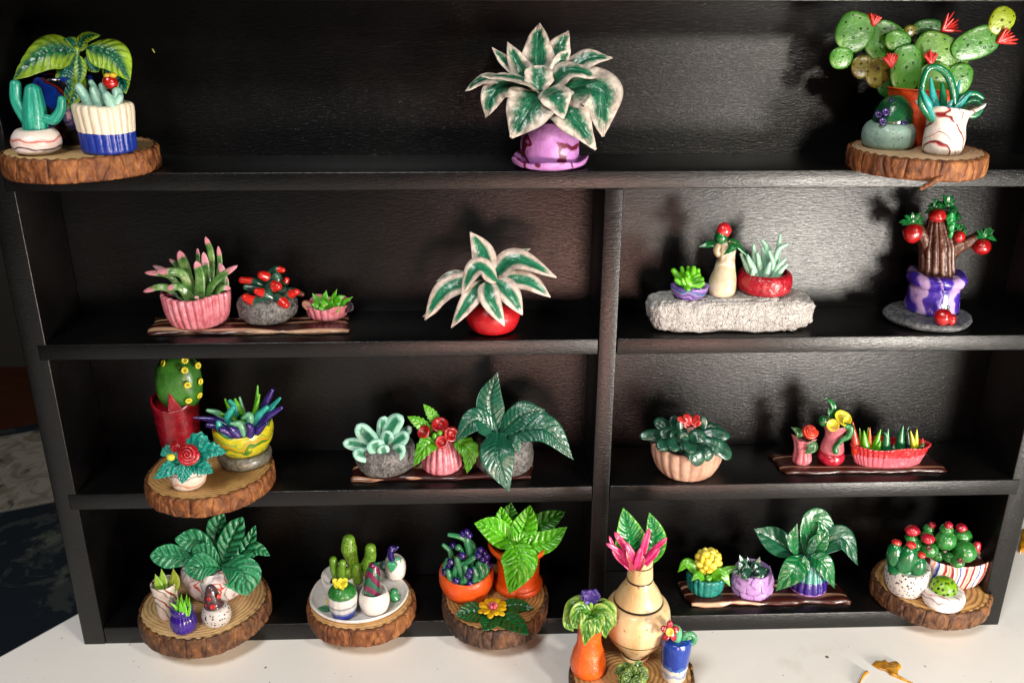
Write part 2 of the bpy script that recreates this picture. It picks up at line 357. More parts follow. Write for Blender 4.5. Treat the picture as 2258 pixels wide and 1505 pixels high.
def lathe_s(prof, n=56, flute=None, noise=0, nsc=90, rim=None, squash=1.0, seed=0, sub=4, axis=None, at=(0, 0, 0), shear=(0, 0), smooth=True):
    prof = np.array(prof, float)
    if flute: n = max(n, flute[0]*9); noise = noise or 0
    if smooth: pr = crom(prof, (len(prof)-1)*sub+1); pr[:, 0] = np.maximum(pr[:, 0], 0)
    else: pr = prof
    top = int(np.argmax(pr[:, 1])); H = pr[top, 1]; m = len(pr)
    th = np.linspace(0, 2*np.pi, n, endpoint=False)
    R = np.maximum(pr[:, 0], 1e-5)[:, None]*np.ones(n); Z = pr[:, 1][:, None]*np.ones(n)
    if flute:
        fn, amp, tw = flute[:3]; e = flute[3] if len(flute) > 3 else 1.0
        ph = th[None, :]*fn+tw*(pr[:, 1]/H)[:, None]+.5*np.sin(th*3+seed)[None, :]
        w = np.where(np.arange(m) <= top+1, 1, 0)*np.clip(pr[:, 1]/H*8, .25, 1)
        R = R*(1-amp*(1-np.abs(np.sin(ph/2))**.7)*e*w[:, None])
    if rim:
        rn, amp = rim[:2]; w = np.clip((pr[:, 1]/H-.55)/.45, 0, 1)**1.5
        wv = np.sin(th*rn+seed)+.5*np.sin(th*(rn+2)+1.7*seed+1) if len(rim) < 4 else np.sin(th*rn+rim[3])
        Z = Z+amp*wv[None, :]*w[:, None]; 
        if len(rim) > 2 and rim[2]: R = R*(1+rim[2]*wv[None, :]*w[:, None])
    P = np.stack([R*np.cos(th), R*np.sin(th)*squash, Z], -1)
    P[..., 0] += shear[0]*Z/H; P[..., 1] += shear[1]*Z/H
    P = P.reshape(-1, 3)
    if noise:
        dn = fbm(P, nsc, seed); c = P.copy(); c[:, 2] = 0; d = nz(c); w = np.repeat(np.clip(pr[:, 1]/H*10, .15, 1), n)
        P = P+d*(noise*dn*w)[:, None]
    if axis is not None:
        q = Vector((0, 0, 1)).rotation_difference(Vector(axis)).to_matrix(); P = P@np.array(q).T
    P = P+np.array(at)
    lu = np.stack(np.broadcast_arrays((th/np.pi-1)[None, :], np.linspace(0, 1, m)[:, None], np.zeros((m, n))), -1).reshape(-1, 3)
    F = grid_faces(m, n, True)+[tuple(range(n))[::-1], tuple((m-1)*n+j for j in range(n))]
    return P, F, lu
def join(shapes):
    V, F, L, o = [], [], [], 0
    for v, f, l in shapes:
        V.append(v); L.append(l); F += [tuple(i+o for i in q) for q in f]; o += len(v)
    return np.vstack(V), F, np.vstack(L)

# ------------------------------------------------------------------ objects
COL = scene.collection
def link(name, shape, mat, parent=None, origin=None, smooth=True, bevel=0):
    v, f, l = shape
    o = np.zeros(3) if origin is None else np.array(origin)
    me = bpy.data.meshes.new(name); me.from_pydata([tuple(x) for x in (v-o)], [], f)
    if l is not None:
        at = me.attributes.new('luv', 'FLOAT_VECTOR', 'POINT'); at.data.foreach_set('vector', np.asarray(l, np.float32).ravel())
    if smooth: me.shade_smooth()
    me.materials.append(mat); ob = bpy.data.objects.new(name, me); COL.objects.link(ob)
    if parent is not None: ob.parent = parent
    elif origin is not None: ob.location = o
    return ob
def tag(o, label, cat, group=None):
    o['label'] = label; o['category'] = cat
    if group: o['group'] = group
    return o
def box(a, b):
    (x0, y0, z0), (x1, y1, z1) = a, b
    v = np.array([(x, y, z) for z in (z0, z1) for y in (y0, y1) for x in (x0, x1)], float)
    f = [(0, 2, 3, 1), (4, 5, 7, 6), (0, 1, 5, 4), (2, 6, 7, 3), (0, 4, 6, 2), (1, 3, 7, 5)]
    return v, f, None
def bev(o, w, seg=2):
    m = o.modifiers.new('bevel', 'BEVEL'); m.width = w; m.segments = seg; m.limit_method = 'ANGLE'; return o
ZA, ZB, ZC, ZF = 0.25362, 0.17335, 0.09275, 0.01053
DEP = 0.0415
class Th:
    """a thing stood on plane z=Z: cx, yb = pixel (in its crop frame) of its lowest front point, r = its radius there"""
    def __init__(s, name, label, cat, fr, cx, yb, r, Z, group=None, inside=True, rot=0):
        s.fr = fr; ox, oy, k = fr; P = GZ(ox+cx*k, oy+yb*k, Z); d = np.dot(P-CAM, FW); s.k = k*d/FPX
        Y0 = P[1]+r*s.k; q = (ox+cx*k-1129)/FPX; A = RT-q*FW; dy, dz = Y0-CAM[1], Z-CAM[2]
        s.B = np.array((CAM[0]-(A[1]*dy+A[2]*dz)/A[0], Y0, Z)); v = s.B-CAM; s.sn = -v[2]/np.linalg.norm(v); s.c = math.sqrt(1-s.sn**2)
        s.ymax = DEP-.002 if inside else 9
        s.e = bpy.data.objects.new(name, None); s.e.empty_display_size = .01; COL.objects.link(s.e); s.e.location = s.B
        tag(s.e, label, cat, group); s.seed = int(abs(s.B[0]*9000)) % 97; s.rnd = random.Random(s.seed)
    def p(s, x, y, d=0):
        ox, oy, k = s.fr; return PY(ox+x*k, oy+y*k, min(s.B[1]-d*s.k, s.ymax))
    def sp(s, pts, d):
        pts = list(pts); ds = np.interp(np.linspace(0, 1, len(pts)), np.linspace(0, 1, len(d)), d) if isinstance(d, (tuple, list)) else [d]*len(pts)
        return [s.p(x, y, dd) for (x, y), dd in zip(pts, ds)]
    def add(s, name, shape, mat, parent=None, smooth=True):
        s.seed += 1
        if isinstance(shape, list): shape = join(shape)
        return link(name, shape, mat, parent or s.e, s.B, smooth)
    def leaf(s, mat, pts, w, d=0, name='leaf', th=None, parent=None, **kw):
        return s.add(name, s.leafs(pts, w, d, th, **kw), mat, parent)
    def leafs(s, pts, w, d=0, th=None, **kw):
        s.seed += 1; S = s.sp(pts, d); th = (th*s.k) if th else w*s.k*.16
        return leaf_s(S, w*s.k, th, seed=s.seed, **kw)
    def tubes(s, pts, r, d=0, **kw):
        r = r if isinstance(r, (tuple, list)) else (r, r)
        return tube_s(s.sp(pts, d), [x*s.k for x in r], **kw)
    def tube(s, mat, pts, r, d=0, name='stem', parent=None, **kw): return s.add(name, s.tubes(pts, r, d, **kw), mat, parent)
    def blobs(s, x, y, d, r, **kw):
        r = r if isinstance(r, (tuple, list)) else (r, r, r); s.seed += 1
        return blob_s(s.p(x, y, d), [a*s.k for a in r], seed=s.seed, **kw)
    def blob(s, mat, x, y, d, r, name='blob', parent=None, **kw): return s.add(name, s.blobs(x, y, d, r, **kw), mat, parent)
    def lathes(s, prof, at=None, axis=None, noise=0, rim=None, h0=0, real=False, **kw):
        c = 1 if (axis is not None or real) else s.c; s.seed += 1
        pr = [(a*s.k, (b+h0)*s.k/c) for a, b in prof]
        if rim: rim = (rim[0], rim[1]*s.k)+tuple(rim[2:])
        sh = kw.pop('shear', None)
        if sh: kw['shear'] = (sh[0]*s.k, sh[1]*s.k)
        return lathe_s(pr, at=s.B if at is None else at, axis=axis, noise=noise*s.k, rim=rim, seed=s.seed, **kw)
    def pot(s, mat, prof, name='pot', parent=None, **kw): return s.add(name, s.lathes(prof, **kw), mat, parent)
    def h(s, hv): return hv*s.k/s.c
    def ring(s, mat, x, y, d, R, r, nrm=(0, -1, .3), name='spine_ring', parent=None):
        pr = [(R-r, 0), (R-r*.6, r*.8), (R, r), (R+r*.6, r*.7), (R+r, 0), (R, -r*.6), (R-r, 0)]
        return s.add(name, s.lathes(pr, at=s.p(x, y, d), axis=nrm, n=14, sub=1), mat, parent)
    def rose(s, mat, x, y, d, R, nrm=(0, -.8, .6), name='rose', parent=None, turns=3):
        c = s.p(x, y, d); q = np.array(Vector((0, 0, 1)).rotation_difference(Vector(nrm)).to_matrix()); sh = []
        N = 26*turns; t = np.linspace(0, 1, N); a = t*turns*2*np.pi; rr = (.08+.92*t)*R*s.k*.82
        pts = np.stack([rr*np.cos(a), rr*np.sin(a), (1-t**1.6)*R*s.k*.45], -1)
        sh.append(tube_s(pts@q.T+c, [R*s.k*.11, R*s.k*.2], n=8, ns=N))
        sh.append(blob_s(c-np.array(nrm)*R*s.k*.15, [R*s.k*.9]*2+[R*s.k*.4], rot=[math.degrees(v) for v in Matrix(q.tolist()).to_euler()], noise=.05))
        return s.add(name, sh, mat, parent)
    def tuft(s, mat, x, y, d, L, ang, n=6, r=9, spread=38, name='flower', parent=None):
        sh = []
        for i in range(n):
            a = math.radians(ang+spread*(i/(n-1)*2-1)); l = L*(.75+.35*s.rnd.random()); dd = d+L*.5*(s.rnd.random()-.4)
            sh.append(s.tubes([(x, y), (x+math.cos(a)*l*.55+s.rnd.uniform(-4, 4), y-math.sin(a)*l*.55), (x+math.cos(a)*l, y-math.sin(a)*l)], (r*1.3, r, r*.45), (d, dd), n=7, ns=7))
        return s.add(name, sh, mat, parent)
    def bush(s, mat, x, y, d, L, ang, n=8, name='leaf_tuft'):
        sh = [s.blobs(x, y-L*.15, d, (L*.3, L*.26, L*.3), noise=.2, nu=10, nv=7)]
        for i in range(n):
            a = math.radians(ang+(i/(n-1)*2-1)*105+s.rnd.uniform(-12, 12)); l = L*s.rnd.uniform(.7, 1.1); dd = d+L*s.rnd.uniform(-.3, .6)
            sh.append(s.leafs([(x, y), (x+math.cos(a)*l*.6, y-math.sin(a)*l*.6-8), (x+math.cos(a)*l, y-math.sin(a)*l)], 48, (d, dd), 22, prof='lance', fold=.25, ns=9, nu=7))
        return s.add(name, sh, mat)
# ------------------------------------------------------------------ setting
def structure(name, shape, mat, **kw):
    o = link(name, shape, mat, smooth=False, **kw); o['kind'] = 'structure'; return o
def poly_slab(pts, z0, z1):
    n = len(pts); v = np.array([(x, y, z0) for x, y in pts]+[(x, y, z1) for x, y in pts], float)
    f = [tuple(range(n))[::-1], tuple(range(n, 2*n))]+[(i, (i+1) % n, n+(i+1) % n, n+i) for i in range(n)]
    return v, f, None
e0, e1 = np.array((-.29128, -.00666)), np.array((-.26446, .02741)); ed = (e1-e0)/np.linalg.norm(e1-e0)
pa, pb = e0-ed*1.25, e0+ed*.40
table = structure('table', poly_slab([tuple(pa), (pa[0]+2.4, pa[1]-.1), (pb[0]+1.35, pb[1]-.02), tuple(pb)], -.026, 0.0), white_table())
bev(table, .002)
FLZ = -.74
structure('floor', poly_slab([(-4, -2), (3, -2), (3, 2.12), (-4, 2.12)], FLZ-.02, FLZ), plain('floor_boards', '6a3a22', '8a5030', 9, .45, (1, 8, 1)))
structure('wall', box((-4, 2.12, FLZ), (3, 2.2, 1.6)), plain('grey_wall', '6a655c', '746e66', 3, .8))
rug_o = np.array((-1.05, 1.40, FLZ)); ra = math.atan2(.073, .07)
rv = np.array([(x, y, z) for z in (0.001, .012) for y in (-1.3, .34) for x in (-1.2, 1.4)]); c_, s_ = math.cos(.16), math.sin(.16)
rug = link('rug', (rv, box((0, 0, 0), (1, 1, 1))[1], None), rug_mat(-.085, .30), smooth=False)
rug.location = rug_o; rug.rotation_euler = (0, 0, .38)
tag(rug, 'navy floral rug with a pale border on the floor beyond the table', 'rug')

# ------------------------------------------------------------------ the black shelf
BLACK = black_paint()
shelf = bpy.data.objects.new('display_shelf', None); COL.objects.link(shelf); shelf.location = (0, 0, 0); shelf.empty_display_size = .02
tag(shelf, 'black painted wooden display shelf with seven compartments standing on the white table', 'shelf')
TS, ZT = .0113, .32435; XL, XR = -.25+TS, .25-TS; D0, D1 = .02065, .02929; BK = DEP
def board(name, a, b, w=.0005):
    o = link(name, box(a, b), BLACK, shelf, smooth=True); bev(o, w, 2); return o
board('back_panel', (-.2497, BK, .0012), (.2497, BK+.004, ZT+.007))
board('side_panel', (-.25, 0, 0), (XL, BK-.0001, ZT-.0001)); board('side_panel', (XR, 0, 0), (.25, BK-.0001, ZT-.0001))
board('bottom_panel', (XL+.0001, .0003, 0), (XR-.0001, BK-.0002, ZF))
board('top_panel', (-.2515, -.0008, ZT), (.2515, BK-.0001, ZT+.0085))
board('shelf_board', (XL-.004, -.0003, .24549), (XR+.004, BK-.0002, ZA))
board('divider', (D0, .0001, ZF+.0001), (D1, BK-.0003, .2454), .0004)
for z0, z1 in ((.16545, ZB), (.08392, ZC)):
    board('shelf_board', (XL-.004, -.0003, z0), (D0-.0002, BK-.0002, z1)); board('shelf_board', (D1+.0002, -.0003, z0-.0002), (XR+.004, BK-.0002, z1))
fp = PY(338, 112, BK-.0003)
link('paint_fleck', blob_s(fp, (.0004, .0003, .0011), rot=(0, -25, 0), noise=.3, nu=8, nv=6), clay('a9b04a'), shelf)

# ------------------------------------------------------------------ wood slices, trays, stones
BARK = [bark('4a2a14', '82512c', 'b07a48'), bark('3c2616', '6a482e', '98704a'), bark('332118', '56402f', '7e5c44')]
def slice_(label, fr, cx, yb, hw, Z, thick, bk=0, tops=('dcc090', 'b8935c'), seed=0, inside=True, rsc=1.0, name='wood_slice', knob=None, recess=0.0):
    t = Th(name, label, 'wood slice', fr, cx, yb, hw, Z, 'bark edged wood slices', inside)
    R = hw*t.k; front = t.B[1]-R; ry = min(R, (DEP-.0025-front)/2) if inside else R
    t.B = np.array((t.B[0], front+ry, Z)); t.e.location = t.B; H = thick*t.k/t.c
    n = 260; th = np.linspace(0, 2*np.pi, n, endpoint=False)
    out = 1+.022*np.sin(th*2+seed)+.014*np.sin(th*3+seed*1.7)+.009*np.sin(th*5+seed*2.9)
    out = out/out.mean()
    bw = .0019
    prof = [(-bw, .0006), (-.0004, 0.0), (0, .0007)]+[(0.0003*math.sin(f*3.1), H*f) for f in np.linspace(.1, .9, 11)]+[(0, H-.0008), (-.0007, H-.0001), (-.0016, H), (-bw, H-.0005)]
    P = []
    for dr, z in prof:
        rx, ryy = (R*out+dr), (ry*out+dr); P.append(np.stack([rx*np.cos(th), ryy*np.sin(th), np.full(n, z)], -1))
    P = np.array(P); m = len(prof)
    flat = P.reshape(-1, 3); disp = np.zeros(len(flat))
    for i, (x, y, z) in enumerate(flat):
        row = i//n
        if row in (0, m-1): continue
        d, _ = mn.voronoi(Vector((x*150+seed*5, y*150, z*75+seed))); cr = min(1, (d[1]-d[0])*6)
        d2, _ = mn.voronoi(Vector((x*420+seed, y*420, z*160))); c2 = min(1, (d2[1]-d2[0])*3)
        disp[i] = -.0006*(1-cr)-.00022*(1-c2)+.00028*mn.noise(Vector((x*210, y*210, z*120+seed)))
    dirv = flat.copy(); dirv[:, 2] = 0; dirv = nz(dirv)
    flat = flat+dirv*disp[:, None]
    zz = flat[:, 2]; zz[zz > H*.93] += .0003*np.sin(np.arange(len(zz))[zz > H*.93]*.9)
    t.add('bark', (flat+t.B, grid_faces(m, n, True)+[((m-1)*n+j, (m-1)*n+(j+1) % n, (j+1) % n, j) for j in range(n)], None), BARK[bk])
    hwm = lathe_s([(.0001, .0003), (R-bw*.6, .0003), (R-bw*.6, H*.5), (R-bw*.65, H-.0009-recess), (R-bw*1.2, H-recess), (R*.5, H-recess), (.0001, H-recess)], n=90, sub=1, smooth=False)
    pts = hwm[0]; oi = np.interp(np.arctan2(pts[:, 1], pts[:, 0]) % (2*np.pi), np.append(th, 2*np.pi), np.append(out, out[0])); rr = np.hypot(pts[:, 0], pts[:, 1]); kk = np.where(rr > R*.7, 1, 0)
    pts[:, 0] *= np.where(kk, oi, 1); pts[:, 1] *= np.where(kk, oi, 1)*ry/R
    pts[:, 1] = np.where(kk == 0, pts[:, 1]*ry/R/np.where(ry/R == 0, 1, 1), pts[:, 1])
    t.add('heartwood', (pts+t.B, hwm[1], None), wood_top(tops[0], tops[1], rsc, seed))
    t.top = Z+H-recess; t.H = H; return t
def tray_(label, fr, x0, x1, yb, depth, thick, Z, mat, seed=0, skew=0, wav=1.0):
    t = Th('clay_tray', label, 'tray', fr, (x0+x1)/2, yb, depth/2, Z, 'marbled clay trays')
    L = (x1-x0)*t.k; Dp = depth*t.k; H = thick*t.k/t.c; nx, ny = 64, 14
    U, V = np.meshgrid(np.linspace(-1, 1, nx), np.linspace(-1, 1, ny)); rs = np.random.RandomState(seed)
    ph = rs.rand(6)*6.28
    edge = (.05*np.sin(U*7+ph[0])+.035*np.sin(U*13+ph[1])+.02*np.sin(U*27+ph[5]))*wav
    Y = V*(Dp/2)*(1+edge*np.abs(V)); X = U*(L/2)*(1+.012*np.sin(V*4+ph[2])*np.abs(U)**6)+skew*t.k*V
    rnd = (np.clip((np.maximum(np.abs(U)**18, np.abs(V)**9)), 0, 1))
    top = H*(1-.35*rnd)+H*.16*wav*np.sin(U*9+ph[3]+V*1.3)*np.sin(V*2+ph[4])*np.abs(V)
    A = np.stack([X, Y, top], -1).reshape(-1, 3); Bm = np.stack([X*.992, Y*.94, np.zeros_like(X)+.0001], -1).reshape(-1, 3)
    n = nx*ny; F = grid_faces(ny, nx, False)+[tuple(reversed(f)) for f in grid_faces(ny, nx, False, n)]
    for j in range(nx-1): F.append((j, j+n, j+1+n, j+1)); a = (ny-1)*nx+j; F.append((a, a+1, a+1+n, a+n))
    for i in range(ny-1): a = i*nx; F.append((a, a+nx, a+nx+n, a+n)); b = a+nx-1; F.append((b, b+n, b+nx+n, b+nx))
    lu = np.stack([V, U, U*0], -1).reshape(-1, 3)
    t.add('board', (np.vstack([A, Bm])+t.B, F, np.vstack([lu, lu])), mat); t.top = Z+H*.98; return t
# ------------------------------------------------------------------ crop frames (pixel origin, pixels per unit)
R1A = (0, 40, .25249); R1B = (1000, 30, .2458); R1C = (1810, 0, .27913)
R2A = (300, 500, .22143); R2B = (900, 490, .17937); R2C = (1400, 470, .19266); R2D = (1900, 410, .23262)
R3A = (300, 770, .25245); R3B = (740, 800, .248); R3C = (1390, 860, .31444)
R4A = (300, 1110, .23256); R4B = (650, 1150, .19931); R4C = (930, 1090, .23923); R4V = (1220, 1100, .26906); R4D = (1460, 1130, .19929); R4E = (1880, 1120, .25575)
VAR = varieg('0e5238', '3a8a6a', 'd6cdc0', edge=.55, soft=.26, wob=.7, margin2='aca298')
VAR2 = varieg('0f5c3c', '46a07e', 'ddd0c4', edge=.48, soft=.16, margin2='bfafa4', wob=.25)
WHITE = clay('e8e2d8', 'dcd3c6', rough=.42)
SOIL = stone('120a07', '3a2013', 500, .4)
MARB_W = (('0', 'efe9e2'),)
def mstops(*a): return tuple(a)
MW1 = marble(((0, 'efe6e0'), (.30, 'eadfdc'), (.345, '2b2226'), (.37, '3a2c2e'), (.41, 'e9d9d4'), (.62, 'e6cfc6'), (.655, 'c22a25'), (.685, 'dca79d'), (.75, 'f0e8e2'), (1, 'e9dccf')), 24, 2.2, 'Z')
MW2 = marble(((0, 'f0ebe2'), (.36, 'ece5da'), (.42, 'a3202c'), (.47, '6e1a2c'), (.51, 'efe6da'), (.74, 'e9ded4'), (.77, '7a2c46'), (.80, 'ece0d6'), (1, 'f2ece4')), 20, 3.2, 'DIAGONAL')
MW3 = marble(((0, 'f1ece8'), (.22, 'e8dedc'), (.27, 'b9a7ad'), (.33, 'efe8e6'), (.47, 'efe6e2'), (.50, 'c8362a'), (.54, 'd9552f'), (.58, 'f1eae4'), (.74, 'd9d0cc'), (.78, '2a2326'), (.82, 'e9e0dc'), (1, 'f3eeea')), 16, 6, 'X')
MW4 = marble(((0, 'f2eeea'), (.30, 'eee7e4'), (.38, '8f8789'), (.44, 'efe9e6'), (.60, 'f2ecea'), (.64, 'b4383a'), (.68, 'eaa79c'), (.74, 'f3efec'), (1, 'efeae8')), 20, 5, 'DIAGONAL')

# ================= row 1, left slice
sl = slice_('round wood slice on the top shelf carrying the white and blue pot', R1A, 742, 1455, 668, ZA, 212, 0, seed=1)
zt = sl.top
t = Th('potted_plant', 'drooping lime and teal plant in a dark blue pot behind the teal cactus', 'plant', R1A, 640, 1118, 200, zt)
t.pot(marble(((0, '0c0a0e'), (.3, '141020'), (.42, '12307e'), (.62, '16409a'), (.7, '160a0c'), (.8, '8a1a18'), (.88, '1a0c0c'), (1, '0b090d')), 14, 6, 'DIAGONAL', .18, .4), [(180, 0), (235, 130), (262, 330), (250, 520), (232, 570), (205, 560), (0, 520)])
LC = varieg('1d5a48', '3d8d5a', '8fb32e', edge=.40, soft=.25, margin2='a4c43c', tip=1.2, rough=.4, coat=.12)
LT = varieg('1a7f6c', '0f5a50', '86a82e', edge=.62, soft=.2, tip=.95, rough=.36, coat=.15)
for pts, w, d, m in (
    ([(665, 300), (400, 300), (118, 535)], 330, (20, 120, 190), LC), ([(760, 265), (985, 330), (1135, 545)], 270, (20, 90, 150), LC),
    ([(640, 300), (600, 215), (565, 175)], 150, (0, -40), LT), ([(680, 290), (740, 175), (872, 150)], 120, (0, -30, 10), LC),
    ([(655, 330), (575, 520), (640, 770)], 170, (60, 190, 250), LT), ([(690, 330), (700, 480), (680, 600)], 95, (80, 210, 280), LC),
    ([(660, 420), (670, 640), (585, 800)], 130, (60, 230, 275), LC), ([(900, 400), (1040, 520), (1100, 660)], 170, (-40, 0, 60), LT), ([(760, 330), (820, 420), (860, 470)], 120, (0, 60), LT)):
    t.leaf(m, pts, w*1.14, d, veins=8, vamp=.034, fold=-.08)
t.tube(LT, [(650, 560), (655, 400), (670, 270)], (30, 28), 0)
t = Th('potted_cactus', 'teal three armed cactus in a round white pot with thin dark and red lines', 'cactus', R1A, 340, 1205, 125, zt)
t.pot(MW1, [(110, 0), (185, 35), (207, 100), (196, 160), (155, 208), (120, 214), (0, 205)], noise=6)
TEAL = streaky('1c7d6c', '2fa38d', '53bfa6', along=1, across=4)
t.tube(TEAL, [(312, 1000), (300, 800), (288, 640)], (108, 100, 72), 0, name='cactus_stem', n=26, groove=.22, gn=10, ns=16)
t.tube(TEAL, [(235, 900), (165, 770), (138, 690), (135, 580)], (48, 52, 50, 46), (20, 10), name='cactus_arm', n=16, groove=.2, gn=6)
t.tube(TEAL, [(390, 880), (470, 885), (530, 800), (540, 710)], (42, 46, 40, 34), (20, 30), name='cactus_arm', n=16, groove=.2, gn=6)
t = Th('potted_succulent', 'pale mint finger succulent with a red bud in a white and blue pot', 'succulent', R1A, 962, 1202, 222, zt)
t.pot(banded(((0, '1d3f9e'), (.44, 'e6dcc6'), (1, 'e6dcc6')), t.h(415), .03, lean=(.05, 0)), [(205, 0), (232, 25), (236, 120), (242, 200), (252, 300), (256, 385), (235, 418), (195, 412), (170, 350), (0, 340)], flute=(22, .06, .6), rim=(3, 8))
MINT = clay('a9d3c2', '8fc0ae', rough=.35)
for pts, r, d in (([(790, 770), (740, 680), (690, 605)], (55, 48, 40), (60, 20)), ([(870, 770), (845, 690), (820, 625)], (52, 48, 38), (90, 60)), ([(870, 700), (830, 620), (795, 560)], (30, 30, 24), (-20, -40)),
                  ([(975, 770), (955, 720), (930, 675)], (45, 50, 38), (150, 140)), ([(1000, 760), (1030, 690), (1022, 645)], (48, 46, 44), (100, 60)), ([(930, 720), (905, 640), (890, 590)], (36, 34, 28), (0, -20)), ([(1020, 740), (1050, 690), (1062, 680)], (30, 26, 18), (120, 100))):
    t.tube(MINT, pts, r, d, name='leaf', n=12)
fb = t.blob(clay('c8241c', 'a81612', rough=.25, coat=.4), 962, 560, 30, (66, 60, 62), name='bud', noise=.06)
t.add('petal', [t.blobs(940, 505, 35, (34, 34, 24)), t.blobs(985, 500, 30, (36, 34, 24))], clay('e3c52a'), fb)

# ================= row 1, middle
t = Th('potted_plant', 'large green and cream variegated plant in a lilac pot with burgundy patches and saucer', 'plant', R1B, 857, 1432, 330, ZA)
LIL = marble(((0, 'c58acb'), (.5, 'd09bd6'), (.66, 'c98fd0'), (.70, '7a1d44'), (.80, '6e1a3c'), (.84, 'cd96d3'), (1, 'c78dce')), 8, 5.5, 'X', .45, .05, off=2.2)
t.pot(LIL, [(230, 0), (330, 30), (352, 70), (345, 88), (322, 74), (230, 42), (0, 40)], name='saucer', rim=(5, 14, .03))
t.pot(LIL, [(225, 42), (262, 75), (274, 170), (262, 270), (215, 345), (165, 400), (140, 400), (0, 380)], noise=14, nsc=70)
for i, (pts, w, d, kw) in enumerate((
    ([(785, 715), (590, 600), (250, 562)], 165, (70, 170, 190), dict(roll=-35)), ([(740, 690), (600, 490), (482, 255)], 175, (0, 10, -30), dict(roll=15)), ([(650, 600), (470, 440), (345, 305)], 100, (-30, -70), dict()),
    ([(775, 640), (760, 330), (772, 85)], 235, (-20, -60, -90), dict(roll=12)), ([(860, 640), (940, 340), (1032, 155)], 190, (-40, -80, -110), dict(roll=-20)), ([(850, 690), (950, 440), (1050, 320)], 130, (20, 10, 40), dict(roll=-40)),
    ([(840, 690), (1040, 520), (1295, 575)], 190, (60, 120, 130), dict(roll=10)), ([(900, 620), (1180, 420), (1425, 400)], 170, (-20, -20, 0), dict()), ([(930, 700), (1290, 700), (1340, 1105)], 380, (60, 150, 250), dict()),
    ([(850, 760), (1040, 900), (1275, 1222)], 310, (120, 250, 330), dict()), ([(760, 700), (680, 850), (515, 1115)], 385, (110, 260, 340), dict()), ([(690, 690), (400, 680), (285, 935)], 250, (40, 120, 170), dict(roll=-10)),
    ([(600, 640), (300, 590), (105, 698)], 130, (0, 30, 50), dict(roll=-20)), ([(770, 690), (765, 580), (760, 465)], 215, (140, 130, 80), dict(prof='tongue')), ([(830, 690), (920, 760), (985, 945)], 240, (140, 280, 330), dict()), ([(800, 640), (880, 480), (920, 380)], 140, (0, -60), dict()))):
    t.leaf(VAR, pts, w*1.22, d, th=32, veins=5, vamp=.010, ruffle=.03, fold=kw.pop('fold', .16), prof=kw.pop('prof', 'ovate'), **kw)

# ================= row 1, right slice
sl = slice_('wood slice with a loose bark splinter under the prickly pear on the top shelf', R1C, 735, 1442, 543, ZA, 168, 0, ('d8bd9a', 'b8977a'), seed=3)
zt = sl.top
sl.tube(BARK[0], [(795, 1488), (880, 1440), (950, 1395)], (16, 24, 14), 545, name='splinter', n=8, flat=.6)
t = Th('potted_cactus', 'big green prickly pear with red flowers in a tall orange pot', 'cactus', R1C, 715, 1155, 165, zt)
t.pot(clay('e8642a', 'd9541e', rough=.42), [(160, 0), (190, 120), (235, 300), (268, 415), (280, 432), (262, 436), (235, 400), (0, 370)])
G1 = dots('3f7d2c', '5a9638', '16240c', 5, 6, .07); G2 = dots('6e9a35', '55862c', '1c2a0c', 5, 6, .07); G3 = dots('95a81f', 'a4b832', '3a4010', 4, 5, .09); G4 = dots('2a5c2a', '37702f', '10200c', 5, 6, .07); G5 = dots('7c7a26', '5a4a1c', '2a2410', 5, 5, .12)
def pad(x, y, rx, rz, rot, d, m, th=22):
    return t.blob(m, x, y, d, (rx, th, rz), name='pad', rot=(0, rot, 0), nu=40, nv=20, egg=.1, noise=.03, ex=.86)
for a in ((265, 255, 152, 148, 20, 10, G1), (160, 460, 92, 82, 0, 20, G1), (505, 335, 165, 150, 30, -10, G1), (605, 325, 102, 76, 10, 60, G1), (670, 555, 122, 190, -8, 90, G1), (905, 420, 190, 150, 20, 0, G2), (1070, 480, 95, 90, 0, -20, G2),
          (1222, 345, 120, 190, 70, 30, G1), (1425, 168, 100, 106, 25, 40, G3), (890, 640, 135, 135, 0, 70, G2), (1095, 625, 104, 118, 0, 20, G1), (845, 230, 118, 78, 0, -60, G4), (700, 245, 52, 46, 0, -40, G5), (325, 530, 86, 88, 0, 0, G5), (470, 580, 120, 116, 20, 0, G5), (600, 690, 160, 90, 0, 0, G4), (800, 640, 120, 130, 0, -20, G4)): pad(*a)
RED = clay('b8231f', 'd23a30', rough=.35, coat=.2)
for x, y, d, L, a in ((415, 190, 20, 90, 78), (555, 520, 130, 105, 95), (868, 500, 80, 100, 92), (1400, 325, 50, 140, 30), (960, 235, -50, 150, 32)): t.tuft(RED, x, y, d, L, a, n=7, r=15)
t = Th('potted_cactus', 'dark green dome cactus with purple rings in a low pale mint pot', 'cactus', R1C, 520, 1192, 178, zt)
t.pot(clay('a4c0b4', '93b2a6', speck='4a5a52', sp_t=.12), [(165, 0), (196, 30), (206, 90), (198, 150), (165, 192), (130, 196), (0, 185)], noise=4)
t.pot(clay('1c6a3e', '145232', rough=.3, coat=.4), [(148, 185), (152, 230), (128, 320), (70, 385), (20, 402), (0, 404)], name='cactus_body', noise=10, nsc=130, shear=(22, 0))
PURP = clay('46287e', '38206a', rough=.35)
for x, y, d in ((512, 885, 120), (488, 960, 150), (652, 955, 140), (572, 805, 60), (650, 860, 70), (455, 905, 95)): t.ring(PURP, x, y, d, 22, 11, (0, -.9, .4), name='flower')
t = Th('potted_plant', 'teal curling spiky plant in a white vase with a red swirl and wavy rim', 'plant', R1C, 950, 1236, 135, zt)
t.pot(MW2, [(120, 0), (150, 30), (157, 110), (148, 200), (150, 270), (182, 320), (218, 352), (212, 372), (160, 330), (128, 290), (0, 280)], rim=(4, 20, .12), noise=6)
